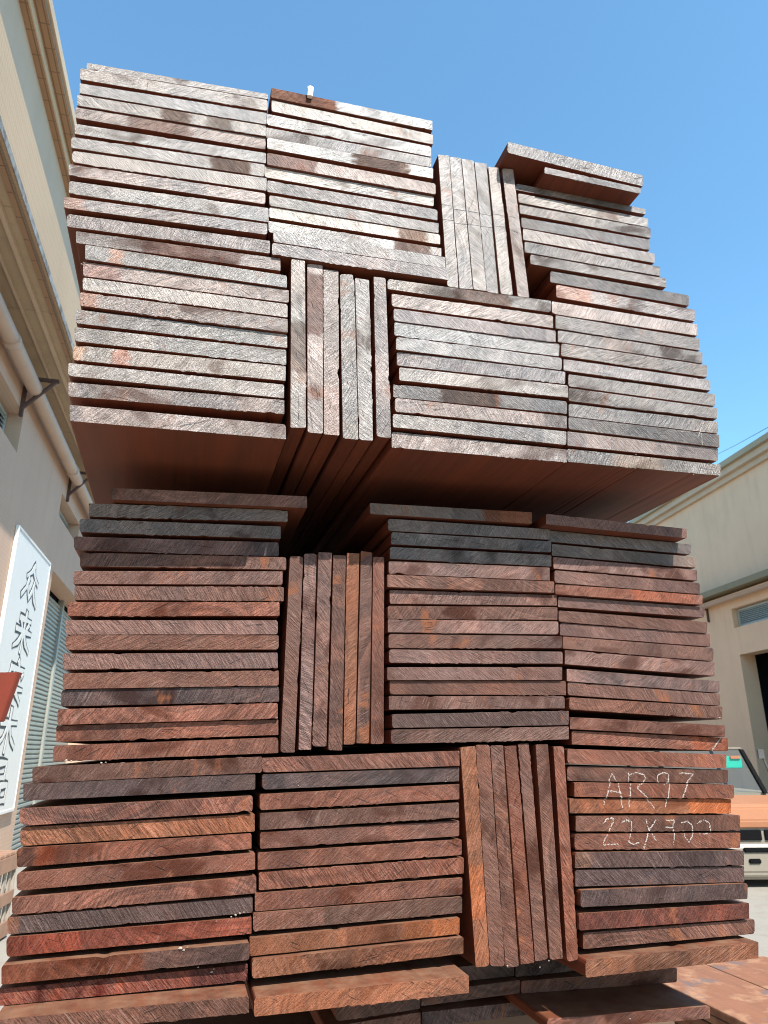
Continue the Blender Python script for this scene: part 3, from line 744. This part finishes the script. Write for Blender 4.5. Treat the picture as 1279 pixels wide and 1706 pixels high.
# neighbouring pile whose sawn top catches the sun
M_SAWN = None
def sawn():
    k = NT('sawn_face')
    p = k.n('ShaderNodeTexCoord').outputs['Object']
    rnd = k.n('ShaderNodeObjectInfo').outputs['Random']
    po = k.vmath('ADD', p, k.n('ShaderNodeCombineXYZ', {0: k.math('MULTIPLY', rnd, 20.0), 1: k.math('MULTIPLY', rnd, 33.0), 2: 0.0}).outputs[0])
    a = k.noise(k.vscale(po, (60.0, 4.0, 60.0)), 1.0, 4, .6); b = k.noise(po, 9, 4, .6); g = k.noise(po, 500, 2)
    saw = k.noise(k.vscale(po, (8.0, 240.0, 8.0)), 1.0, 2, .5)
    c = k.mix(b, (.33, .135, .065), (.20, .085, .045))
    c = k.mix(k.ramp(a, .45, .75, 0, .5), c, (.16, .07, .04))
    c = k.mix(k.ramp(b, .50, .62, 0, .8), c, (.42, .22, .12))
    c = k.mix(k.ramp(k.noise(po, 7, 4, .6), .58, .64, 0, .75), c, (.15, .11, .10))
    c = k.n('ShaderNodeVectorMath', {0: c, 'Scale': k.math('MULTIPLY_ADD', saw, .35, .82)}, operation='SCALE').outputs[0]
    return k.fin(c, .7, k.bump(k.math('ADD', saw, g), .4, .0012))
M_SAWN = sawn()
place_ord = ('nearest the chalk marked column', 'in the middle', 'farthest from the chalk marked column')
lay_ord = ('top', 'second', 'middle', 'fourth', 'bottom')
rng = random.Random(11)
for lay in range(5):
    for cidx in range(3):
        q = [(-.142, -.012), (-.142, .012), (.142, .012), (.142, -.012)]
        V, F, MI, wid = plank_mesh(q, 1.9, rng, False)
        o = mesh_obj('plank', V, F, [M_END, M_SAWN], None, MI)
        o.color = (.17, .06, .035, .2); stain_shade_mesh(o, wid, (), lay)
        u = 1.63 + .145 + cidx * .291
        o.location = stackpt(u, .74 + rng.uniform(-.03, .03), .738 - .0255 * lay)
        o.rotation_euler = (0, 0, yaw + R(rng.uniform(-.4, .4)) * .3)
        tag(o, f"sunlit flat plank {place_ord[cidx]}, {lay_ord[lay]} layer of the low neighbouring pile", 'plank', 'planks of the low neighbouring pile')
for k, dep in enumerate((1.0, 2.2)):
    mb = MB(); mb.box(1.66, 2.5, -.06, .06, 0, .621)
    o = mb.build('timber_support', M_TIMBER, None, bevel=.006)
    o.location = stackpt(0, dep, 0); o.rotation_euler = (0, 0, yaw)
    tag(o, ('front' if k == 0 else 'rear') + ' dark timber support under the low neighbouring pile', 'timber support', 'supports under the low pile')

# ------------------------------------------------------------------ ground
mb = MB(); mb.add([(-300, -300, 0), (300, -300, 0), (300, 300, 0), (-300, 300, 0)], [(0, 1, 2, 3)])
g = mb.build('ground', concrete()); tag(g, 'pale sunlit concrete yard around the timber', 'ground', kind='structure')

# ------------------------------------------------------------------ buildings
M_WALL = plaster('cream_mosaic_wall', (.60, .41, .29), (.05, .05, .004, .22), .25)
M_WALL_UP = plaster('grey_cream_wall', (.54, .40, .295), None, .2)
M_FASCIA = plaster('cream_fascia_tile', (.58, .41, .26), (.045, .10, .004, .3), .2)
M_BROWN = plaster('brown_soffit_tile', (.36, .22, .13), (.30, .07, .008, .8), .4)
M_TRIM = plaster('cream_trim', (.58, .44, .31), None, .3)
M_SOFFIT = plaster('canopy_soffit', (.46, .35, .23), (1.6, 9, .008, .5), .5)
M_FLASH = None
def flash():
    k = NT('peeling_flashing')
    p = k.n('ShaderNodeTexCoord').outputs['Object']
    n = k.noise(p, 7, 5, .7); m = k.noise(p, 30, 4, .7)
    c = k.mix(k.ramp(n, .4, .6), (.36, .36, .34), (.16, .13, .11)); c = k.mix(k.ramp(m, .5, .7, 0, .6), c, (.36, .33, .29))
    return k.fin(c, .7)
M_FLASH = flash()
M_PIPE = paint('cream_pipe', (.52, .38, .29), .5, 0, .15, 4)
M_RUST = paint('rusty_steel', (.085, .045, .035), .8, 0, .35, 20)
M_LOUV = paint('louver_grey', (.42, .47, .44), .5, 0, .15, 6)
M_SHADE = paint('interior_shade', (.012, .012, .014), .9, 0, .2, 3, .1)  # near-black colour stands in for unlit space behind openings
M_SHUT = paint('shutter_grey_green', (.27, .28, .24), .45, .0, .2, 3)
M_SHUT2 = paint('shutter_post', (.31, .31, .27), .5, .0, .2, 3)

class Bld:
    """building frame: a = along the wall, D = lateral distance from the camera foot, h = height"""
    def __init__(s, name, az, side, a0, D0, label):
        s.az, s.side = R(az), side
        d = Vector((math.sin(s.az), math.cos(s.az), 0)); w = Vector((math.cos(s.az), -math.sin(s.az), 0))
        s.a0, s.D0 = a0, D0
        s.root = empty(name, d * a0 + w * (D0 * side), math.pi / 2 - s.az)
        tag(s.root, label, 'building')
    def y(s, D): return (D - s.D0) * (1 if s.side < 0 else -1)
    def x(s, a): return a - s.a0
    def box(s, mb, a0, a1, D0, D1, h0, h1): mb.box(s.x(a0), s.x(a1), s.y(D0), s.y(D1), h0, h1)
    def tube(s, mb, pts, r, n=12): mb.tube([(s.x(a), s.y(D), h) for a, D, h in pts], r, n)
    def wall_with(s, mb, a0, a1, D0, D1, h0, h1, holes):
        """holes: non-overlapping along a: (a0,a1,h0,h1)"""
        cur = a0
        for ha0, ha1, hh0, hh1 in sorted(holes):
            s.box(mb, cur, ha0, D0, D1, h0, h1)
            if hh0 > h0: s.box(mb, ha0, ha1, D0, D1, h0, hh0)
            s.box(mb, ha0, ha1, D0, D1, hh1, h1)
            cur = ha1
        s.box(mb, cur, a1, D0, D1, h0, h1)
    def louver(s, a0, a1, h0, h1, Dback, mull, nsl=7):
        sg = -1
        f = MB()
        t = .045
        s.box(f, a0, a1, Dback, Dback - .05, h0, h0 + t); s.box(f, a0, a1, Dback, Dback - .05, h1 - t, h1)
        s.box(f, a0, a0 + t, Dback, Dback - .05, h0 + t, h1 - t); s.box(f, a1 - t, a1, Dback, Dback - .05, h0 + t, h1 - t)
        for m in mull: s.box(f, m - t / 2, m + t / 2, Dback, Dback - .053, h0 + t, h1 - t)
        fr = f.build('window', M_LOUV, s.root)
        sl = MB()
        y0, y1 = s.y(Dback - .004), s.y(Dback - .045)
        hh = (h1 - h0 - 2 * t) / nsl
        for k in range(nsl):
            zb = h0 + t + k * hh
            sl.add([(s.x(a0 + t), y1, zb + hh*.1), (s.x(a1 - t), y1, zb + hh*.1), (s.x(a1 - t), y0, zb + hh * .95), (s.x(a0 + t), y0, zb + hh * .95),
                    (s.x(a0 + t), y1, zb + hh*.1 + .008), (s.x(a1 - t), y1, zb + hh*.1 + .008), (s.x(a1 - t), y0, zb + hh * .95 + .008), (s.x(a0 + t), y0, zb + hh * .95 + .008)],
                   [(0, 3, 2, 1), (4, 5, 6, 7), (0, 1, 5, 4), (1, 2, 6, 5), (2, 3, 7, 6), (3, 0, 4, 7)])
        so = sl.build('louver_slats', M_LOUV, fr)
        b = MB(); s.box(b, a0, a1, Dback + .02, Dback + .04, h0, h1); b.build('shade_backing', M_SHADE, fr)  # near-black sheet painted as the shade behind the slats

# --- building with the banner
LB = Bld('factory_building', -13.6, -1, 12.0, 2.4, 'cream tiled factory with drainpipe, canopy and grey shutter, banner on its wall')
holes = [(6.9, 8.5, 4.84, 5.34), (11.08, 12.75, 4.90, 5.26), (18, 19.6, 4.9, 5.28)]
A0, A1 = -10, 48
m = MB(); LB.box(m, A0, A0 + .3, 2.72, 9.0, 0, 6.9); LB.box(m, A1 - .3, A1, 2.72, 9.0, 0, 6.9); LB.box(m, A0, A1, 8.7, 9.0, 0, 6.9)
m.build('end_wall', M_WALL, LB.root)
m = MB()
LB.wall_with(m, A0, A1, 2.4, 2.72, 4.09, 5.978, holes)
LB.wall_with(m, A0, A1, 2.4, 2.72, 0, 4.09, [(11.24, 16.2, 0, 4.08)])
m.build('wall', M_WALL, LB.root)
m = MB(); LB.box(m, A0, A1, 2.42, 9.0, 6.9, 8.86); m.build('upper_wall', M_WALL_UP, LB.root)
m = MB(); LB.box(m, A0, A1, 1.93, 2.75, 5.98, 6.68); m.build('canopy', M_SOFFIT, LB.root)
m = MB(); LB.box(m, A0, A1, 1.86, 1.928, 6.01, 6.69); m.build('canopy_fascia', M_FASCIA, LB.root)
m = MB(); LB.box(m, A0, A1, 1.885, 1.95, 5.965, 5.978); m.build('drip_edge', M_BROWN, LB.root)
m = MB(); LB.box(m, A0, 8.0, 1.848, 1.858, 6.0, 6.075); m.build('flashing', M_FLASH, LB.root)
m = MB(); LB.box(m, A0, A1, 2.03, 2.07, 5.93, 5.978); LB.box(m, A0, A1, 2.20, 2.23, 5.94, 5.978); m.build('soffit_batten', M_TRIM, LB.root)
m = MB(); LB.box(m, A0, A1, 2.335, 9.2, 8.862, 8.98); m.build('cornice', M_BROWN, LB.root)
m = MB(); LB.box(m, A0, A1, 2.315, 2.333, 8.87, 8.99); m.build('cornice_trim', M_TRIM, LB.root)
m = MB(); LB.box(m, A0, A1, 2.198, 9.2, 8.992, 9.06); m.build('roof_edge', M_BROWN, LB.root)
m = MB(); LB.box(m, A0, A1, 2.175, 9.2, 9.062, 9.19); m.build('roof', M_TRIM, LB.root)
m = MB(); LB.tube(m, [(A0, 2.27, 5.62), (6, 2.27, 5.60), (20, 2.27, 5.56), (A1, 2.27, 5.5)], .085, 14)
for a in (3.2, 7.15, 10.9, 15, 19): LB.tube(m, [(a, 2.27, 5.61 - a * .0025), (a + .09, 2.27, 5.61 - a * .0025)], .096, 14)
pipe = m.build('drainpipe', M_PIPE, LB.root, smooth=True)
for a in (5.2, 8.3, 11.4, 14.5, 17.6):
    b = MB()
    LB.box(b, a, a + .045, 2.02, 2.4, 5.72, 5.755); LB.box(b, a, a + .045, 2.36, 2.4, 5.24, 5.72)
    b.add([(LB.x(a), LB.y(2.04), 5.72), (LB.x(a + .04), LB.y(2.04), 5.72), (LB.x(a + .04), LB.y(2.08), 5.72), (LB.x(a), LB.y(2.08), 5.72),
           (LB.x(a), LB.y(2.36), 5.34), (LB.x(a + .04), LB.y(2.36), 5.34), (LB.x(a + .04), LB.y(2.36), 5.40), (LB.x(a), LB.y(2.36), 5.40)],
          [(0, 1, 2, 3), (7, 6, 5, 4), (0, 4, 5, 1), (1, 5, 6, 2), (2, 6, 7, 3), (3, 7, 4, 0)])
    b.build('pipe_bracket', M_RUST, pipe)
LB.louver(6.92, 8.48, 4.86, 5.32, 2.62, (7.7,), 7)
LB.louver(11.10, 12.73, 4.92, 5.24, 2.62, (11.9,), 7)
LB.louver(18.02, 19.58, 4.92, 5.26, 2.62, (18.8,), 7)
# roller shutter in its recess
m = MB()
pts = []
hstep = .072
nh = int(4.0 / hstep)
for k in range(nh):
    z = .02 + k * hstep
    y0, y1 = LB.y(2.71), LB.y(2.685)
    for ax0, ax1 in ((11.0, 13.62), (13.74, 16.3)):
        m.add([(LB.x(ax0), y0, z), (LB.x(ax1), y0, z), (LB.x(ax1), y1, z + hstep * .25), (LB.x(ax0), y1, z + hstep * .25),
               (LB.x(ax0), y1, z + hstep * .72), (LB.x(ax1), y1, z + hstep * .72), (LB.x(ax1), y0, z + hstep), (LB.x(ax0), y0, z + hstep)],
              [(0, 1, 2, 3), (3, 2, 5, 4), (4, 5, 6, 7)])
sh = m.build('shutter_door', M_SHUT, LB.root)
m = MB(); LB.box(m, 13.62, 13.74, 2.65, 2.74, 0, 4.08); m.build('shutter_post', M_SHUT2, sh)
m = MB(); LB.box(m, 11.0, 16.3, 2.76, 2.8, 0, 4.2); m.build('shutter_backing', M_SHADE, sh)

# --- banner with brush lettering
ban = empty('banner', tuple(LB.root.matrix_basis @ Vector((LB.x(9.9), LB.y(2.36), .79))), LB.root.rotation_euler.z)
tag(ban, 'tall white banner with outlined brush characters hanging on the cream factory wall', 'banner')
M_BAN = paint('banner_white', (.76, .74, .69), .55, 0, .06, 3)
M_INK = paint('banner_black', (.02, .02, .022), .6, 0, .1, 20)
m = MB(); m.box(-.93, .93, 0, .03, 0, 3.28)
m.build('panel', M_BAN, ban)
m = MB()
for (x0, x1, z0, z1) in ((-.95, .95, -.02, .012), (-.95, .95, 3.27, 3.30), (-.95, -.932, .012, 3.27), (.932, .95, .012, 3.27)):
    m.box(x0, x1, -.008, .034, z0, z1)
m.build('edging', M_BAN, ban)

BRUSH = {  # brush strokes of each character in a unit square
 'zhong': [[(.52,.98),(.40,.78),(.18,.60)], [(.50,.86),(.66,.70),(.86,.60)], [(.32,.56),(.24,.30),(.04,.06)], [(.28,.38),(.44,.14)], [(.68,.56),(.60,.30),(.48,.08)], [(.66,.38),(.80,.16),(.98,.02)]],
 'lai': [[(.18,.80),(.82,.84)], [(.50,1.0),(.50,.0)], [(.28,.72),(.36,.60)], [(.74,.74),(.64,.60)], [(.06,.50),(.94,.54)], [(.46,.46),(.28,.20),(.06,.06)], [(.54,.46),(.72,.22),(.96,.08)]],
 'shi': [[(.46,1.0),(.54,.90)], [(.12,.82),(.08,.66)], [(.12,.80),(.90,.82),(.80,.66)], [(.30,.66),(.38,.58)], [(.22,.50),(.32,.42)], [(.06,.32),(.94,.34)], [(.56,.66),(.52,.30),(.14,.02)], [(.60,.24),(.90,.02)]],
 'mu': [[(.08,.66),(.92,.68)], [(.50,1.0),(.50,.0)], [(.46,.62),(.28,.30),(.04,.12)], [(.54,.62),(.72,.30),(.98,.12)]],
 'pin': [[(.30,.96),(.30,.58)], [(.30,.94),(.70,.94),(.70,.58)], [(.30,.60),(.70,.60)], [(.08,.44),(.08,.04)], [(.08,.42),(.42,.42),(.42,.04)], [(.08,.06),(.42,.06)], [(.58,.44),(.58,.04)], [(.58,.42),(.94,.42),(.94,.04)], [(.58,.06),(.94,.06)]]}
def brush(strokes_, cx, cz, sx, sz, half, depth, mat, name, parent):
    mb = MB()
    for kk, st in enumerate(strokes_):
        pts = [Vector((cx + (x - .5) * sx + (y - .5) * sx * .08, 0, cz + (y - .5) * sz)) for x, y in st]
        dense = []
        for a, b in zip(pts, pts[1:]): dense += [a.lerp(b, t / 6) for t in range(6)]
        dense.append(pts[-1]); n = len(dense); L_, R_ = [], []
        for i, q in enumerate(dense):
            t = (dense[min(i + 1, n - 1)] - dense[max(i - 1, 0)]).normalized()
            nn = Vector((-t.z, 0, t.x)); f = i / (n - 1)
            h = half * (1.05 - .35 * f + .12 * math.sin(f * 6 + kk))
            if i == 0: q = q - t * half * .7
            if i == n - 1: q = q + t * half * .7
            L_.append(q + nn * h); R_.append(q - nn * h)
        y0 = -depth - kk * .00015
        v = [Vector((q.x, y0, q.z)) for q in L_ + R_] + [Vector((q.x, .001, q.z)) for q in L_ + R_]
        f = []; m2 = 2 * n
        for i in range(n - 1):
            f += [(i, i + 1, n + i + 1, n + i), (i, m2 + i, m2 + i + 1, i + 1), (n + i, n + i + 1, m2 + n + i + 1, m2 + n + i)]
        f += [(0, n, m2 + n, m2), (n - 1, m2 + n - 1, m2 + 2 * n - 1, 2 * n - 1)]
        mb.add(v, f)
    return mb.build(name, mat, parent)
for key, x, z in (('zhong', .05, 2.80), ('lai', .03, 2.16), ('shi', .03, 1.54), ('mu', .03, .96), ('pin', .03, .36)):
    g1 = brush(BRUSH[key], x, z, .84, .50, .066, .002, M_INK, 'character', ban)
    brush(BRUSH[key], x, z, .84, .50, .035, .005, M_BAN, 'character_fill', g1)

# --- building across the yard
RB = Bld('warehouse_building', -8.4, 1, 16.0, 11.0, 'plain cream warehouse across the yard with vent and dark doorway')
A0, A1 = -8, 50
m = MB(); RB.box(m, A0, A0 + .3, 11.4, 20, 0, 5.15); RB.box(m, A1 - .3, A1, 11.4, 20, 0, 5.15); RB.box(m, A0, A1, 19.7, 20, 0, 5.15)
m.build('end_wall', M_WALL, RB.root)
m = MB()
RB.wall_with(m, A0, A1, 11.0, 11.4, 3.70, 5.15, [(12.8, 15.9, 4.31, 4.78)])
RB.wall_with(m, A0, A1, 11.0, 11.4, 0, 3.70, [(11.5, 15.86, 0, 3.66)])
m.build('wall', plaster('warm_cream_wall', (.82, .53, .33), None, .35), RB.root)
m = MB(); RB.box(m, A0, A1, 11.02, 20, 5.2, 7.86); m.build('upper_wall', plaster('shaded_cream_wall', (.78, .53, .34), None, .3), RB.root)
m = MB(); RB.box(m, A0, A1, 10.93, 20, 7.862, 8.0); m.build('cornice_trim', M_TRIM, RB.root)
m = MB(); RB.box(m, A0, A1, 10.82, 20, 8.002, 8.16); m.build('cornice', M_TRIM, RB.root)
m = MB(); RB.box(m, A0, A1, 10.72, 20, 8.162, 8.30); m.build('roof_edge', plaster('roof_edge', (.40, .33, .22), None, .4), RB.root)
m = MB(); RB.box(m, A0, A1, 10.62, 11.5, 5.155, 5.198); RB.box(m, A0, A1, 10.58, 10.63, 5.13, 5.27); m.build('canopy', plaster('olive_gutter', (.27, .22, .13), None, .3), RB.root)
m = MB(); RB.tube(m, [(A0, 10.86, 5.05), (A1, 10.86, 5.0)], .075, 12); rp = m.build('drainpipe', M_PIPE, RB.root, smooth=True)
for a in (9.0, 13.0, 16.85, 21):
    b = MB(); RB.box(b, a, a + .05, 10.72, 11.0, 4.93, 4.965); RB.box(b, a, a + .05, 10.96, 11.0, 4.62, 4.93)
    b.build('pipe_bracket', M_RUST, rp)
RB.louver(12.85, 15.88, 4.33, 4.76, 11.18, (13.6, 14.63), 8)
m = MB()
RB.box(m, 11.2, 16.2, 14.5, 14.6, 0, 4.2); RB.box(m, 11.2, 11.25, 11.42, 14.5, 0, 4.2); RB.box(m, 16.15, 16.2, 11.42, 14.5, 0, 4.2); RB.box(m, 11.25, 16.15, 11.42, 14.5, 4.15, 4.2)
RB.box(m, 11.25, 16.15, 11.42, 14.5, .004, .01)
m.build('doorway_interior', M_SHADE, RB.root)  # room faces coloured near-black to stand for the doorway's shade

# --- overhead cable above the warehouse roof
p0 = at_px(1279, 712); p1 = at_px(1195, 757)
p0 = p0 * (13 / p0.y) + Vector((0, 0, EYE)); p1 = p1 * (20 / p1.y) + Vector((0, 0, EYE))
dv = p1 - p0
m = MB(); m.tube([p0 - dv * 1.2, p0, p0 + dv * .5 + Vector((0, 0, -.015)), p1, p1 + dv * 3], .006, 6)
o = m.build('overhead_cable', paint('cable_black', (.03, .03, .04), .6)); tag(o, 'thin dark overhead cable crossing the sky above the warehouse roof', 'cable')

# ------------------------------------------------------------------ vehicle behind the timber
M_BODY = paint('vehicle_pale', (.27, .235, .19), .4, 0, .1, 3); M_HOOD = paint('vehicle_orange', (.40, .17, .085), .5, 0, .12, 4)
M_BLK = paint('vehicle_black', (.006, .006, .007), .8, 0, .1, 5, .1); M_TEAL = paint('teal_visor', (.02, .50, .36), .4, 0, .05, 5)
M_LAMP = paint('lamp_lens', (.70, .66, .60), .15, 0, .05, 5); M_RUB = paint('tyre_rubber', (.02, .02, .02), .85, 0, .1, 30); M_RED = paint('red_paint', (.42, .045, .02), .5, 0, .12, 6)
M_GL = glass()
car = empty('parked_truck', (4.46, 9.15, 0), R(2))
tag(car, 'pale orange-fronted truck with black grille parked behind the timber stacks', 'truck')
m = MB()
m.prism([(0, .22), (0, .60), (.02, .84), (1.0, .90), (1.0, .22)], 'x', -.92, .92)
m.prism([(1.0, .30), (1.0, .95), (4.2, .95), (4.2, .30)], 'x', -.92, .92)
m.build('body', M_BODY, car, bevel=.03)
m = MB(); m.prism([(-.03, .615), (-.04, .70), (-.02, .84), (.06, .875), (.95, .925), (.95, .86), (.04, .615)], 'x', -.95, .95); m.build('hood', M_HOOD, car, bevel=.015)
m = MB()
for x0, x1 in ((-.52, -.02), (.02, .52)): m.box(x0, x1, -.02, .01, .485, .595)
m.build('grille', M_BLK, car, bevel=.006)
bp = MB(); bp.prism([(-.14, .10), (-.17, .16), (-.17, .40), (-.13, .455), (0, .46), (0, .08), (-.10, .08)], 'x', -.97, .97); bp = bp.build('bumper', M_BODY, car, bevel=.025)
for x0, x1, z0, z1 in ((.04, .34, .375, .425), (-.34, -.04, .375, .425), (.16, .30, .26, .31), (-.30, -.16, .26, .31)):
    m = MB(); m.box(x0, x1, -.19, -.13, z0, z1); m.build('bumper_slot', M_BLK, bp, bevel=.01)
for sx in (-1, 1):
    m = MB(); m.box(sx * .70 - .14, sx * .70 + .14, -.03, .03, .48, .60); m.build('headlight', M_LAMP, car, bevel=.02)
for sx in (-.72, .72):
    for yy in (.62, 3.4):
        m = MB(); m.tube([(sx - .11, yy, .31), (sx + .11, yy, .31)], .31, 24); w_ = m.build('wheel', M_RUB, car, bevel=.01)
        m = MB(); m.tube([(sx - .115, yy, .31), (sx + .115, yy, .31)], .18, 20); m.build('rim', M_LAMP, w_)
cab = MB()
cab.box(-.62, .62, 1.35, 2.3, 1.49, 1.53)
cab = cab.build('cab_roof', M_BODY, car, bevel=.015)
def pillar(x0, x1, y0, y1, r=.028):
    m = MB(); a = Vector((x0, y0, .94)); b = Vector((x1, y1, 1.50))
    m.add([a + Vector((-r, -r, 0)), a + Vector((r, -r, 0)), a + Vector((r, r, 0)), a + Vector((-r, r, 0)), b + Vector((-r, -r, 0)), b + Vector((r, -r, 0)), b + Vector((r, r, 0)), b + Vector((-r, r, 0))],
          [(0, 3, 2, 1), (4, 5, 6, 7), (0, 1, 5, 4), (1, 2, 6, 5), (2, 3, 7, 6), (3, 0, 4, 7)])
    return m.build('cab_pillar', M_BLK, car, bevel=.004)
for sx in (-1, 1):
    pillar(sx * .66, sx * .60, 1.0, 1.36); pillar(sx * .80, sx * .60, 2.3, 2.28, .022)
m = MB(); m.add([(-.64, 1.015, .955), (.64, 1.015, .955), (.585, 1.355, 1.49), (-.585, 1.355, 1.49), (-.64, 1.007, .955), (.64, 1.007, .955), (.585, 1.347, 1.49), (-.585, 1.347, 1.49)],
               [(0, 1, 2, 3), (7, 6, 5, 4), (0, 4, 5, 1), (1, 5, 6, 2), (2, 6, 7, 3), (3, 7, 4, 0)]); ws = m.build('windscreen', M_GL, car)
m = MB(); m.box(.30, .57, 1.30, 1.33, 1.25, 1.41); m.build('sun_visor', M_TEAL, car, bevel=.01)
m = MB(); m.box(.40, .54, 1.28, 1.297, 1.375, 1.415); m.build('visor_sticker', M_HOOD, car)
m = MB(); m.tube([(.84, 1.05, .95), (.80, 1.1, 1.25), (.74, 1.12, 1.48)], .014, 8); m.box(.70, .78, 1.09, 1.12, 1.38, 1.5); m.build('mirror', paint('mirror_grey', (.10, .10, .10), .5), car)

# ------------------------------------------------------------------ red panel and crate beside the banner wall
M_REDD = paint('red_rust_paint', (.20, .035, .02), .6, 0, .2, 5)
red = empty('red_signboard', (-3.35, 6.0, 0), R(-6))
tag(red, 'rust red board on a post at the edge, overlapping the banner', 'board')
m = MB(); m.prism([(-.42, 1.70), (.262, 1.73), (.345, 2.12), (-.42, 2.12)], 'y', -.03, .03); m.build('board', M_REDD, red, bevel=.006)
m = MB(); m.box(-.26, -.20, .031, .09, 0, 2.1); m.build('post', M_RUST, red)

M_CR = paint('crate_wood', (.34, .20, .13), .8, 0, .3, 10); M_CR2 = paint('crate_slat', (.36, .31, .25), .8, 0, .3, 14)
cr = empty('wooden_crate', (-3.62, 6.55, 0), R(8))
tag(cr, 'slatted wooden crate below the banner beside the shutter', 'crate')
m = MB()
for z0, z1 in ((.02, .14), (.27, .37), (.53, .65)):
    m.box(-.42, .42, -.30, -.27, z0, z1); m.box(-.42, .42, .27, .30, z0, z1)
    m.box(-.44, -.421, -.27, .27, z0, z1); m.box(.421, .44, -.27, .27, z0, z1)
m.build('rails', M_CR, cr, bevel=.004)
m = MB()
for k in range(7):
    x = -.38 + k * .125
    m.box(x, x + .06, -.268, -.25, .02, .63); m.box(x, x + .06, .25, .268, .02, .63)
for k in range(4):
    yv = -.2 + k * .12
    m.box(.40, .418, yv, yv + .05, .02, .63); m.box(-.418, -.40, yv, yv + .05, .02, .63)
m.build('slats', M_CR2, cr, bevel=.003)
m = MB()
for k in range(5): m.box(-.43, .43, -.29 + k * .122, -.20 + k * .122, .652, .675)
m.build('lid', M_CR, cr, bevel=.003)

# ------------------------------------------------------------------ light, sky, camera
SUN_AZ, SUN_EL = R(32), R(50.3)          # to the right behind the camera
sd = Vector((math.sin(SUN_AZ) * math.cos(SUN_EL), -math.cos(SUN_AZ) * math.cos(SUN_EL), math.sin(SUN_EL)))
l = bpy.data.lights.new('sun', 'SUN'); l.energy = 4.4; l.angle = R(.53); l.color = (1, .95, .87)
lo = bpy.data.objects.new('sun', l); COL.objects.link(lo)
lo.rotation_euler = sd.to_track_quat('Z', 'Y').to_euler(); lo.location = (4, -8, 14)
w = bpy.data.worlds.new('World'); scene.world = w; w.use_nodes = True
nt = w.node_tree; bg = nt.nodes['Background']
sky = nt.nodes.new('ShaderNodeTexSky'); sky.sky_type = 'NISHITA'; sky.sun_disc = False
sky.sun_elevation = SUN_EL; sky.sun_rotation = R(180 - 32); sky.air_density = 1.0; sky.dust_density = .3; sky.ozone_density = 3.0; sky.altitude = 0
tint = nt.nodes.new('ShaderNodeMix'); tint.data_type = 'RGBA'; tint.blend_type = 'MULTIPLY'; tint.inputs[0].default_value = 1
tint.inputs[7].default_value = (.90, 1.22, 1.17, 1)
nt.links.new(sky.outputs[0], tint.inputs[6]); nt.links.new(tint.outputs[2], bg.inputs[0]); bg.inputs[1].default_value = .15

cam = bpy.data.cameras.new('camera'); co = bpy.data.objects.new('camera', cam); COL.objects.link(co)
cam.sensor_fit = 'VERTICAL'; cam.sensor_height = 36; cam.lens = 36 * CAM_F / 1706
c, s = math.cos(ROLL), math.sin(ROLL)
R0 = Vector((1, 0, 0)); F0 = Vector((0, math.cos(PITCH), math.sin(PITCH))); U0 = Vector((0, -math.sin(PITCH), math.cos(PITCH)))
rt = R0 * c + U0 * s; up = -R0 * s + U0 * c; bk = -F0
co.matrix_world = Matrix(((rt.x, up.x, bk.x, 0), (rt.y, up.y, bk.y, 0), (rt.z, up.z, bk.z, EYE), (0, 0, 0, 1)))
cam.clip_start = .02; cam.clip_end = 1000
cam.dof.use_dof = True; cam.dof.focus_distance = 1.2; cam.dof.aperture_fstop = 14
scene.camera = co
vs = scene.view_settings
vs.view_transform = 'Standard'; vs.look = 'None'; vs.exposure = 0.9; vs.gamma = 1
try: vs.use_curve_mapping = False
except Exception: pass
scene.cycles.max_bounces = 8
scene.cycles.filter_width = 1.0
